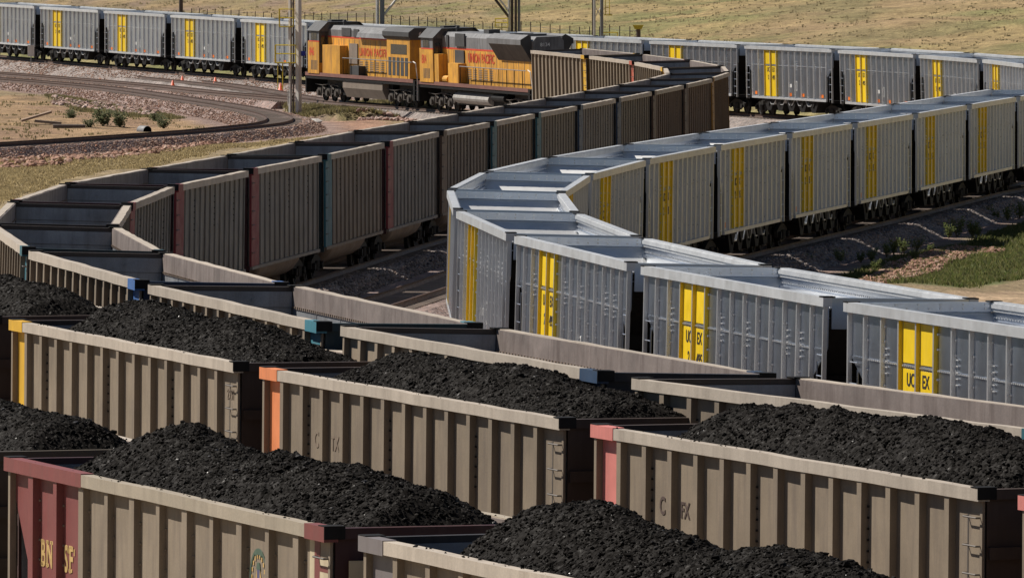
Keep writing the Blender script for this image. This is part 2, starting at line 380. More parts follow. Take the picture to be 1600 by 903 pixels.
for k, t in TRK.items():
    root = empty('railway_track', loc=(0,0,0)); tag(root, TLAB[k], 'railway track', 'railway tracks')
    wb = 2.6 if k in ('brown','yard_b','yard_c') else 3.4
    V, Fq = sweep(t, [(-wb,-1.0),(-1.75,-.2),(1.75,-.2),(wb,-1.0)], False)
    V[:, 2] += RNG.normal(0, .02, len(V)); n4 = len(V); Fq = np.concatenate([Fq, [[0,1,2,3],[n4-1,n4-2,n4-3,n4-4]]])
    link('ballast_bed', np_mesh('ballast_bed', V, Fq, BALPINK if k in ('yard_b','yard_c','mid') else BALGREY), root)
    for s in (-1, 1):
        V, Fq = sweep(t, [(s*.755-.035,0),(s*.755+.035,0),(s*.755+.035,-.05),(s*.755+.012,-.06),(s*.755+.07,-.17),(s*.755-.07,-.17),(s*.755-.012,-.06),(s*.755-.035,-.05)])
        link('rail', np_mesh('rail', V, Fq, RUST), root)
    seg = np.concatenate([[0], np.cumsum(np.linalg.norm(np.diff(t[:, :2], axis=0), axis=1))])
    ss = np.arange(.3, seg[-1], .56); mb = MB()
    cx, cy, cz = (np.interp(ss, seg, t[:, i]) for i in range(3))
    ca_ = np.arctan2(np.gradient(cy), np.gradient(cx))
    B8 = np.array([(a,b,c) for c in (-.30,-.165) for a,b in ((-.115,-1.3),(.115,-1.3),(.115,1.3),(-.115,1.3))])
    FB = np.array([(0,3,2,1),(4,5,6,7),(0,1,5,4),(1,2,6,5),(2,3,7,6),(3,0,4,7)])
    n = len(ss); V = np.empty((n,8,3)); c_, s_ = np.cos(ca_)[:,None], np.sin(ca_)[:,None]
    V[...,0] = cx[:,None]+B8[:,0]*c_-B8[:,1]*s_; V[...,1] = cy[:,None]+B8[:,0]*s_+B8[:,1]*c_; V[...,2] = cz[:,None]+B8[:,2]
    Fq = (FB[None]+np.arange(n)[:,None,None]*8).reshape(-1,4)
    tag(link('sleepers', np_mesh('sleepers', V.reshape(-1,3), Fq, SLEEP), root), kind='stuff')

# ------------------------------------------------------------------ lettering
def text_mesh(txt, size, mat, bold=.0, extr=.004, sx=1., space=1.):
    cu = bpy.data.curves.new('lettering', 'FONT'); cu.body = txt; cu.size = size; cu.offset = bold; cu.extrude = extr; cu.align_x = 'LEFT'; cu.space_character = space
    o = bpy.data.objects.new('lettering', cu); COL.objects.link(o); bpy.context.view_layer.update()
    me = bpy.data.meshes.new_from_object(o.evaluated_get(bpy.context.evaluated_depsgraph_get()))
    bpy.data.objects.remove(o); bpy.data.curves.remove(cu)
    xs = [v.co.x for v in me.vertices]; x0 = min(xs)
    for v in me.vertices: v.co.x = (v.co.x-x0)*sx
    me.materials.clear(); me.materials.append(mat)
    return me, (max(xs)-x0)*sx
def put_text(name, txt, size, mat, parent, x, y, z, bold=0., side=-1, sx=1.):
    """left end at x on the side facing -y (side=-1) or +y (side=1)"""
    me, w = (txt if isinstance(txt, tuple) else text_mesh(txt, size, mat, bold, sx=sx))
    return link(name, me, parent, (x, y, z), (math.pi/2, 0, 0 if side < 0 else math.pi))

# ------------------------------------------------------------------ shared running gear
def truck_mesh():
    mb = MB()
    for s in (-1, 1):
        y0, y1 = sorted((s*.93, s*1.05))
        mb.prism([(-1.15,.62),(-.95,.70),(-.35,.84),(.35,.84),(.95,.70),(1.15,.62),(1.15,.40),(.75,.40),(.38,.24),(-.38,.24),(-.75,.40),(-1.15,.40)], y0, y1, 'y')
        for q in (-.18, 0, .18): mb.bar((q, s*1.08, .3), (q, s*1.08, .62), .07, 8)
        for q in (-.89, .89): mb.lathe([(0,0),(.13,0),(.13,.1),(0,.1)], (q, s*1.06-(.1 if s<0 else 0), .46), 10, 'y')
    mb.box(-.2,.2,-.93,.93,.42,.78)
    for q in (-.89, .89): mb.bar((q,-.8,.46),(q,.8,.46),.07,8)
    return mb.mesh('truck', TRUCKM)
def wheel_mesh(r=.46):
    return MB().lathe([(.0,-.03),(r*.45,-.05),(r*.82,-.02),(r*.86,-.06),(r,-.06),(r,.05),(r+.03,.05),(r+.03,.075),(r*.86,.07),(r*.4,.06),(0,.06)], n=20, axis='y').mesh('wheel', TRUCKM)
TRUCK_ME, WHEEL_ME = truck_mesh(), wheel_mesh()
def coupler_mesh():
    mb = MB(); mb.box(-7.5,7.5,-.22,.22,.72,1.02)
    for s in (-1, 1):
        a, b = sorted((s*7.4, s*7.95)); mb.box(a, b, -.1, .1, .78, .96)
        a, b = sorted((s*7.88, s*8.12)); mb.box(a, b, -.17, .17, .72, 1.0)
        mb.path([(s*7.45,.5,.85),(s*7.8,.45,.55),(s*8.09,.3,.45)], .035)
    return mb.mesh('centre_sill', BLACK)
SILL_ME = coupler_mesh()
def add_trucks(root, xs=5.95):
    for s in (-1, 1):
        t = link('truck', TRUCK_ME, root, (s*xs, 0, 0))
        for q in (-.89, .89):
            for y in (-.755, .755): link('wheel', WHEEL_ME, t, (q, y, .46), (0, 0, 0 if y < 0 else math.pi))
    link('centre_sill', SILL_ME, root)
BAY = 14.6/14
def post_x(k): return -7.3+k*BAY

# ------------------------------------------------------------------ grey aluminium hopper
def hopper_meshes():
    H = {}
    for s in (-1, 1):
        mb = MB(); y0, y1 = sorted((s*1.47, s*1.49))
        mb.prism([(-7.3,3.9),(7.3,3.9),(7.3,3.02),(6.28,2.42),(6.28,1.15),(-6.28,1.15),(-6.28,2.42),(-7.3,3.02)], y0, y1)
        posts = MB()
        for k in range(15):
            x = post_x(k); zb = 1.02 if k in (0,14) else 1.16; x += .07 if k == 0 else (-.07 if k == 14 else 0)
            w, w2, dp = .042, .036, .085
            pts = [(x-w,s*1.49),(x-w2,s*(1.49+dp)),(x+w2,s*(1.49+dp)),(x+w,s*1.49)]
            posts.prism(pts if s > 0 else pts[::-1], zb, 3.87, 'z')
        a, b = sorted((s*1.49, s*1.503)); 
        for k in range(14): mb.box(post_x(k)+.1, post_x(k+1)-.1, a, b, 2.955, 3.005)
        # inside stiffener ledges
        a, b = sorted((s*1.40, s*1.47)); mb.box(-7.15,7.15,a,b,3.62,3.68)
        wall = mb
        mb = MB()
        def bolt(x, z, r=.021):
            a, b = sorted((s*1.488, s*1.522)); mb.box(x-r, x+r, a, b, z-r, z+r)
        for k in range(15):
            for dxx in (-.075, .075):
                x = post_x(k)+dxx
                if abs(x) > 7.3 or (k in (3,4) and s < 0 and dxx > 0) or (k in (10,11) and s > 0 and dxx < 0): continue
                nz = 9
                for i in range(nz):
                    z = 3.62-i*.29+((k*7+int(dxx*8))%3)*.03
                    if abs(x) > 6.3 and z < 3.1: continue
                    if (k*5+i*3+(dxx > 0)) % 4 == 0: continue
                    bolt(x, z)
            if 2 <= k <= 12 and k % 3 != 1 and k not in (3,4,9,10,5):
                for i in range(5): 
                    a, b = sorted((s*1.50, s*1.528)); zz = 3.25-.12*i; mb.box(post_x(k)+.15, post_x(k)+.27, a, b, zz-.010, zz+.010)
        for k in range(1, 13):
            x = post_x(k)+.16
            while x < post_x(k+1)-.12:
                a, b = sorted((s*1.50, s*1.53)); mb.box(x-.014, x+.014, a, b, 2.966, 2.994); x += .115
        # rivets inside the far wall as well
        for i in range(90):
            a, b = sorted((s*1.445, s*1.47)); x = -7.1+i*.16; mb.box(x-.016, x+.016, a, b, 3.73, 3.762)
        H['side', s] = multi('side_wall', [(wall, ALU), (mb, BOLT), (posts, POSTM)])
        # yellow panels on bays 3 and 4 from the left-hand end of the side
        mb = MB(); k0 = (3, 4) if s < 0 else (10, 9)
        yo = 1.506
        for j, k in enumerate(k0):
            for z0, z1 in ((3.04,3.83),(1.2,2.92)):
                a, b = sorted((s*1.49, s*yo)); mb.box(post_x(k)+(.14 if s < 0 else .10), post_x(k+1)-(.10 if s < 0 else .14), a, b, z0, z1)
        for k in ((3,4,5) if s < 0 else (9,10,11)):
            x = post_x(k); # painted flanks of the posts (front face stays bare on the photographed cars)
            for q in (-1, 1): mb.prism([(x+q*.045,s*1.491),(x+q*.0395,s*1.573),(x+q*.036,s*1.573),(x+q*.040,s*1.491)], 1.18, 3.84, 'z')
        H['yellow', s] = mb.mesh('yellow_panel', YEL)
        a, b = sorted((s*1.49, s*1.58)); H['sill', s] = MB().box(-6.28,6.28,a,b,1.04,1.155).mesh('side_sill', ALUB)
        mb = MB(); a, b = sorted((s*1.493, s*1.503)); H['orange', s] = MB().box(-.17, .17, a, b, 1.25, 1.43).mesh('orange_reflector', ORANGE)
        mb = MB(); x = .6*(-s)
        mb.box(x-.5, x-.25, a, b, 1.75, 1.95)
        x2 = x+.45; 
        for q in ((x2-.22,x2+.22,2.08,2.13),(x2-.22,x2+.22,1.58,1.63),(x2-.22,x2-.17,1.63,2.08),(x2+.17,x2+.22,1.63,2.08)): mb.box(q[0],q[1],a,b,q[2],q[3])
        mb.box(x2-.08, x2+.06, a, b, 1.74, 1.98)
        H['white', s] = mb.mesh('stencil_marks', WHITE)
        for e in (-1, 1):   # a ladder at both ends
            mb = MB()
            xa, xb = e*6.72, e*7.26
            mb.bar((xa, s*1.53, 1.05),(xa, s*1.53, 2.75), .018, 4)
            for i in range(5): mb.bar((xa, s*1.54, 1.2+i*.42),(xb, s*1.54, 1.2+i*.42), .013, 4)
            H['ladder', s, e] = mb.mesh('ladder', ALU)
    mb = MB()
    for s in (-1, 1):
        a, b = sorted((s*1.43, s*1.62)); mb.box(-7.38, 7.38, a, b, 3.865, 4.06)
        a, b = sorted((s*1.40, s*1.43)); mb.box(-7.17, 7.17, a, b, 3.93, 4.03)
    H['chord'] = mb.mesh('top_chord', ALUB)
    for e in (-1, 1):
        mb = MB()
        mb.prism([(e*7.18,4.045),(e*7.18,3.86),(e*7.25,3.82),(e*7.30,3.68),(e*7.30,3.42),(e*7.36,3.42),(e*7.36,4.045)], -1.428, 1.428)
        bm_ = MB()
        for i in range(12):     # bolts on the inside face
            y = -1.3+i*.236; bm_.box(*sorted((e*7.165, e*7.185)), y-.02, y+.02, 3.90, 3.94)
            if i % 2: bm_.box(*sorted((e*7.165, e*7.185)), y-.02, y+.02, 3.98, 4.02)
        H['endw', e] = multi('end_wall', [(mb, ALU), (bm_, BOLT)])
        mb = MB(); mb.prism([(e*7.24,3.84),(e*3.9,1.2),(e*3.9,1.17),(e*7.24,3.81)], -1.468, 1.468)
        ub = MB(); ub.prism([(e*7.29,3.79),(e*3.9,1.16),(e*3.9,1.13),(e*7.29,3.75)], -1.466, 1.466)  # black sheet under the slope stands in for shade in the end void
        H['slope', e] = multi('slope_sheet', [(mb, BARE), (ub, BLACK)])
        mb = MB(); a, b = sorted((e*6.9, e*7.38)); mb.box(a, b, -1.5, 1.5, .98, 1.14)
        mb.box(*sorted((e*5.0, e*5.04)), -1.46, 1.46, 1.1, 1.45)
        mb.box(*sorted((e*5.6, e*5.65)), -1.46, 1.46, .9, 2.4); mb.prism([(e*5.66,1.15),(e*7.2,1.15),(e*7.2,3.55),(e*5.66,2.42)], -.04, .04)  # black centre plate added so the shaded end opening stays dark
        for s in (-.7, .7): mb.bar((e*7.3, s, 1.1), (e*7.25, s, 3.6), .05, 4)
        mb.bar((e*6.0,-.5,1.3),(e*6.9,-.5,1.3),.22,8); mb.box(*sorted((e*7.0,e*7.2)), .3,.9,1.3,1.9)
        H['plat', e] = mb.mesh('end_platform', BLACK)
    n = 5; xs0 = -3.9; wd = 7.8/n
    pts = [(xs0,1.2)]
    for i in range(n): pts += [(xs0+wd*(i+.35), .75), (xs0+wd*(i+.65), .75), (xs0+wd*(i+1), 1.2)]
    mb = MB(); mb.prism(pts+[(p[0],p[1]-.04) for p in pts[::-1]], -1.46, 1.46)
    mb.prism([(-.35,.9),(0,1.7),(.35,.9)], -3.9, 3.9, 'x')
    H['floor'] = mb.mesh('hopper_floor', ALUB)
    mb = MB()
    for s in (-1, 1):
        a, b = sorted((s*.5, s*1.42)); mb.prism([(-.9,1.08),(.9,1.08),(.3,.36),(-.3,.36)], a, b)
        a, b = sorted((s*1.42, s*1.47)); mb.prism([(-.45,1.05),(.45,1.05),(0,.62)], a, b)
    H['gate'] = mb.mesh('discharge_gate', BLACK)
    H['corner'] = MB().box(-.155,.150,-.13,.13,4.05,4.075).mesh('corner_plate', BLACK)
    return H
HOP = hopper_meshes()
TXT = {k: text_mesh(k, s, DARKLET, b, sx=.95) for k, s, b in (('UC',.36,.005),('EX',.36,.005),('2',.36,.005),('495',.34,.005))}
def make_hopper(mat, label, marks=True):
    r = empty('hopper_car', matrix=mat); tag(r, label, 'hopper car', 'grey aluminium hopper cars with yellow panels')
    for s in (-1, 1):
        link('side_wall', HOP['side', s], r); link('side_sill', HOP['sill', s], r)
        y = link('yellow_panel', HOP['yellow', s], r); link('ladder', HOP['ladder', s, -1], r); link('ladder', HOP['ladder', s, 1], r)
        for x in (-5.75, .15, 2.3, 5.5): link('orange_reflector', HOP['orange', s], r, (-s*x, 0, 0))
        link('stencil_marks', HOP['white', s], r)
        if marks:
            yy = s*1.511; c = post_x(4) if s < 0 else post_x(10)
            d = 1 if s < 0 else -1
            put_text('lettering', TXT['UC'], 0, None, y, c-d*.66, yy, 2.60, side=s); put_text('lettering', TXT['EX'], 0, None, y, c+d*.26, yy, 2.60, side=s)
            put_text('lettering', TXT['2'], 0, None, y, c-d*.50, yy, 2.16, side=s); put_text('lettering', TXT['495'], 0, None, y, c+d*.22, yy, 2.16, side=s)
    link('top_chord', HOP['chord'], r);
    for e in (-1, 1):
        for s in (-1, 1): link('corner_plate', HOP['corner'], r, (e*7.235, s*1.495, 0), (0, 0, 0 if e > 0 else math.pi))
    link('hopper_floor', HOP['floor'], r)
    for e in (-1, 1):
        link('end_wall', HOP['endw', e], r); link('slope_sheet', HOP['slope', e], r); link('end_platform', HOP['plat', e], r)
    for i in range(5): link('discharge_gate', HOP['gate'], r, (-4.7+9.4/5*(i+.5), 0, 0))
    add_trucks(r)
    return r

# ------------------------------------------------------------------ tan steel gondola
def gondola_meshes(cut=False, wide=False, dp=.115, nb=14):
    H = {}
    post_x = lambda k: -7.3+k*14.6/nb
    for s in (-1, 1):
        mb = MB(); y0, y1 = sorted((s*1.46, s*1.48))
        if cut: pts = [(-7.3,3.9),(7.3,3.9),(7.3,1.1),(-6.1,1.1),(-6.27,2.1),(-7.2,3.45),(-7.3,3.45)]
        else: pts = [(-7.3,3.9),(7.3,3.9),(7.3,1.1),(-7.3,1.1)]
        mb.prism(pts, y0, y1)
        for k in range(nb+1):
            x = post_x(k)
            if k == nb: continue
            if k == 0: x += .07
            w, w2 = (.088,.083) if not wide else ((.13,.115) if k % 2 else (.085,.08))
            if k == 0: w = w2 = .05
            pts = [(x-w,s*1.48),(x-w2,s*(1.48+dp)),(x+w2,s*(1.48+dp)),(x+w,s*1.48)]
            mb.prism(pts if s > 0 else pts[::-1], 1.12, 3.88, 'z')
        mb.box(-7.3 if not cut else -6.1, 7.3, *sorted((s*1.48, s*1.58)), 1.02, 1.115)
        mb.box(7.22, 7.3, *sorted((s*1.48, s*1.50)), 1.12, 3.87)
        wall = mb; mb = MB()
        for k in range(1, nb):
            if not wide and k % 4 not in (2,): continue
            x = post_x(k)+(.17 if k % 2 and wide else .12)
            for i in range(8 if wide else 6):
                z = 3.5-i*(.30 if wide else .17)
                mb.box(x-(.05 if wide and k%2 else .02), x+.02, *sorted((s*1.48, s*1.505)), z-.016, z+.016)
        H['side', s] = multi('side_wall', [(wall, STEEL), (mb, TRUCKM if not wide else STEEL)])
        mb = MB(); rj = random.Random(5+s+nb); xs_ = [-7.38]+[-6.7+i*1.03 for i in range(14)]+[7.38]; n0 = len(xs_)
        for x in xs_:       # a slightly knocked-about chord
            jy, jz = rj.uniform(-.010,.010), rj.uniform(-.012,.008); mb.v += [(x,s*1.42,3.875),(x,s*1.61+jy,3.875+jz*.6),(x,s*1.61+jy,4.06+jz),(x,s*1.42,4.06+jz)]
        for i in range(n0-1):
            for q in range(4): mb.f.append((i*4+q, i*4+(q+1)%4, i*4+4+(q+1)%4, i*4+4+q))
        mb.f += [(0,1,2,3), tuple((n0-1)*4+q for q in (3,2,1,0))]
        H['chord', s] = mb.mesh('top_chord', CHORD)
        mb = MB(); mb.box(-7.2, 7.2, *sorted((s*1.385, s*1.419)), 3.60, 4.045)
        rb = MB()
        for i in range(80): x = -7.1+i*.18; rb.box(x-.022, x+.022, *sorted((s*1.365, s*1.386)), 3.62, 3.66)
        H['band', s] = multi('lining_band', [(mb, BANDM), (rb, TUBM)])
        mb = MB(); mb.box(-7.22 if not cut else -6.0, 7.22, *sorted((s*1.405, s*1.418)), 1.2, 3.60)
        for k in range(1 if cut else 0, 8): mb.box(-7.2+k*2.05-.03, -7.2+k*2.05+.03, *sorted((s*1.395, s*1.406)), 1.2, 3.598)
        H['lining', s] = mb.mesh('side_lining', LINING)
        mb = MB()       # grab irons near the +x end
        for i in range(7):
            z = 3.62-i*.42; yo = s*1.57
            mb.path([(7.235,s*1.48,z),(7.235,yo,z),(6.78,yo,z),(6.78,s*1.48,z)], .014, 4)
        mb.box(6.76,6.80,*sorted((s*1.479, s*1.484)),1.05,3.66)
        H['ladder', s] = mb.mesh('grab_irons', M_GRAB)
    for e in (-1, 1):
        mb = MB(); mb.box(*sorted((e*7.24, e*7.29)), -1.418, 1.418, 1.1, 3.93)
        mb.box(*sorted((e*7.22, e*7.38)), -1.418, 1.418, 3.90, 4.05)
        for z in (1.5, 2.3, 3.1): mb.box(*sorted((e*7.29, e*7.37)), -1.40, 1.40, z-.09, z+.09)
        for i in range(5): y = .75; mb.bar((e*7.40, y-.28, 1.5+.45*i), (e*7.40, y+.28, 1.5+.45*i), .016, 4)
        mb.box(*sorted((e*7.29, e*7.4)), -1.5, 1.5, .95, 1.13)
        H['end', e] = mb.mesh('end_wall', ACCENT)
        mb = MB(); mb.box(*sorted((e*7.215, e*7.238)), -1.374, 1.374, 1.3, 3.62); mb.box(*sorted((e*7.19, e*7.239)), -1.374, 1.374, 3.63, 3.95)
        for q in (-.55, .55): mb.box(*sorted((e*7.17,e*7.2)), q-.03, q+.03, 3.75, 3.81)
        H['endl', e] = mb.mesh('end_lining', LINING)
    # tub: floor and rounded belly between the trucks
    prof = [(-1.4,1.22)]+[(1.36*math.cos(t), 1.12-.82*abs(math.sin(t))**.75) for t in np.linspace(math.pi, 2*math.pi, 13)]+[(1.4,1.22)]
    mb = MB(); n = len(prof); xs = [(-4.75,0),(-4.35,.80),(-4.0,1),(4.0,1),(4.35,.80),(4.75,0)]
    for x, f in xs: mb.v += [(x, y, 1.12+(z-1.12)*f if z < 1.12 else z) for y, z in prof]
    for i in range(len(xs)-1):
        for j in range(n-1): a = i*n+j; mb.f.append((a, a+1, a+n+1, a+n))
    H['tub'] = mb.mesh('tub', TUBM, True)
    mb = MB()
    for e in (-1, 1): mb.box(*sorted((e*4.5, e*7.24)), -1.408, 1.408, 1.13, 1.2)
    if cut: mb.prism([(-7.2,3.5),(-6.05,1.1),(-6.0,1.1),(-7.15,3.5)], -1.40, 1.40)  # black plate added to block light showing through the cut corner
    H['floor'] = mb.mesh('floor', LINING if not cut else BLACK)
    H['corner'] = MB().box(-.135,.132,-.15,.15,4.066,4.085).box(.132,.146,-.16,.150,3.90,4.085).mesh('corner_plate', BLACK)
    for e in (-1, 1):
        for s in (-1, 1):
            mb = MB()
            if dp < .1: mb.box(*sorted((e*5.75, e*7.31)), *sorted((s*1.482, s*1.55)), 1.10, 3.872)
            else: mb.box(*((6.36, 7.225) if e > 0 else (-7.17, -6.36)), *sorted((s*1.48, s*1.486)), 1.145, 3.872)
            mb.box(*sorted((e*6.45, e*7.384)), *sorted((s*1.413, s*1.622)), 3.860, 4.070)
            H['paint', e, s] = mb.mesh('painted_end', ACCENT)
    return H
M_GRAB = M('grab_iron_steel', (.10,.085,.075), .6, .2, .2)
GON = gondola_meshes(); GONS = gondola_meshes(dp=.05); BNH = gondola_meshes(True, True, .10, 12); GON12 = gondola_meshes(dp=.10, nb=12)
TAN = (.25,.196,.139); CHT = (.49,.42,.345)
def shade(c, f): return tuple(x*f for x in c)
def make_gondola(mat, label, accent, end, body=TAN, chord=CHT, H=None, shaded_end=None, name='gondola_car', group='tan steel coal gondolas'):
    H = H or GON
    r = empty(name, matrix=mat); tag(r, label, 'coal car', group)
    for s in (-1, 1):
        link('side_wall', H['side', s], r).color = (*body, 1)
        link('top_chord', H['chord', s], r).color = (*chord, 1)
        link('side_lining', H['lining', s], r); link('lining_band', H['band', s], r)
        link('grab_irons', H['ladder', s], r)
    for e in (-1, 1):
        w = link('end_wall', H['end', e], r); w.color = (*((shade(accent, .16) if e == end and shaded_end is None else (shaded_end or (.06,.042,.032)))), 1)  # end walls darkened in colour for the shade between cars
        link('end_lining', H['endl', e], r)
    if accent is not None and H is not BNH:
        for s in (-1, 1): link('painted_end', H['paint', end, s], r).color = (*accent, 1)
    link('tub', H['tub'], r); link('floor', H['floor'], r)
    for e in (-1, 1):
        for s in (-1, 1): link('corner_plate', H['corner'], r, (e*7.255, s*1.465, 0), (0, 0, 0 if e > 0 else math.pi))
    add_trucks(r)
    return r
CANT = .36
def car_matrix(nodes, i, sink=0.):
    a, b = np.array(nodes[i]), np.array(nodes[i+1]); d = b-a; L = np.linalg.norm(d)
    X = Vector(d/L)
    th = [math.atan2(q[0]-p[0], p[1]-q[1]) for p, q in zip(nodes[:-1], nodes[1:])]
    dth = (th[min(i+1,len(th)-1)]-th[max(i-1,0)])/2
    c = max(-.045, min(.045, CANT*dth))
    Y = Vector((math.cos(th[i]), math.sin(th[i]), -c)); Y = (Y - X*Y.dot(X)).normalized(); Z = X.cross(Y)
    m = Matrix((X, Y, Z)).transposed().to_4x4(); m.translation = Vector((a+b)/2) - Vector((0,0,sink)); return m

ORD = ['first','second','third','fourth','fifth','sixth','seventh','eighth','ninth','tenth','eleventh','twelfth','thirteenth','fourteenth']
# far row of grey hoppers, numbered from the left edge of the view
for i in range(-1, 13):
    nd = ext(GF,1,0)
    make_hopper(car_matrix(nd, i+1), f'grey hopper with yellow panel, {ORD[i+1]} from the left in the far row below the hill')
# near line of grey hoppers, from the right edge into the bend and back out to the right
gl = ['with shaded side, nearest the right edge of the picture'] + [f'{ORD[k]} in from the right edge in the shaded near line' for k in range(1,6)] + \
     ['narrow and end-on, last in shade before the bend', 'seen almost end-on at the far side of the bend', 'turned end-on in the middle of the bend', 'on the near side of the bend with a thin sunlit flank',
      'with sunlit flank just after the bend', 'with sunlit flank and the number 495 on yellow', 'nearest to the camera, cut by the right edge, lettered on yellow']
for i in range(13): make_hopper(car_matrix(GN, i), 'grey hopper '+gl[i])
make_hopper(car_matrix(ext(GN,1,0), 0), 'grey hopper showing only its end at the right edge, farthest of the shaded near line')
make_hopper(car_matrix(ext(GN,0,1), 13), 'grey hopper mostly beyond the right edge behind the loaded cars')

RED=(.22,.02,.027); TEAL=(.02,.12,.155); NAVY=(.025,.055,.11); BLU=(.05,.15,.40); BRN=(.10,.055,.035); YLW=(.62,.36,.03); ORG=(.42,.21,.035); SAL=(.45,.10,.06)
ACC = {2:YLW,3:SAL,4:YLW,5:ORG,6:ORG,7:BRN,8:BRN,9:NAVY,10:NAVY,11:TEAL,12:TEAL,13:BRN,14:RED,15:TEAL,16:RED,17:RED,18:RED,19:BRN,20:TEAL,21:BLU,22:(.06,.22,.28),23:NAVY,24:TEAL}
bl = {2:'directly behind the locomotives with a yellow end',3:'second behind the locomotives with a faded red end',4:'third behind the locomotives, mostly hidden, yellow end',
 5:'at the far bend with a dark orange end',6:'last in the shaded line, dark orange end at the far bend',7:'next to last in the shaded line by the far bend, orange-brown',
 8:'dark brown, third from the far bend in the shaded line',9:'with navy end, fourth from the far bend in the shaded line',10:'with navy end, fifth from the far bend in the shaded line',
 11:'with dark teal end, sixth from the far bend in the shaded line',12:'with teal end, seventh from the far bend in the shaded line',13:'with brown-red end, eighth from the far bend in the shaded line',
 14:'with dark red end, just above the near grey bend',15:'with teal end, between two red-ended cars of the shaded line',16:'with red end and pale streaked side in the shaded line',
 17:'with dark red end, last full flank before the left bend',18:'narrow and red-ended at the left bend',19:'end-on in the middle of the left bend',20:'empty, with teal end, first after the left bend',
 21:'empty, with bright blue chord end, at left',22:'empty, with light teal chord end, in the middle of the picture',23:'empty, behind the second row of coal heaps',24:'empty, cut by the right edge below the grey hoppers'}
for i in range(2, 25):
    f = random.uniform(.85, 1.1)
    body = shade(TAN, f)
    if i in (7,8): body = (.17,.115,.08)
    if i in (5,6): body = (.20,.13,.075)
    if i > 8 and i < 20: body = shade(random.choice([(.25,.225,.19),(.24,.205,.155),(.215,.17,.125),(.26,.24,.205)]), f)
    make_gondola(car_matrix(BN_, i), 'tan gondola '+bl[i], ACC[i], 1, body, shade(CHT, random.uniform(.88,1.05)), GONS if 5 <= i <= 18 else GON)
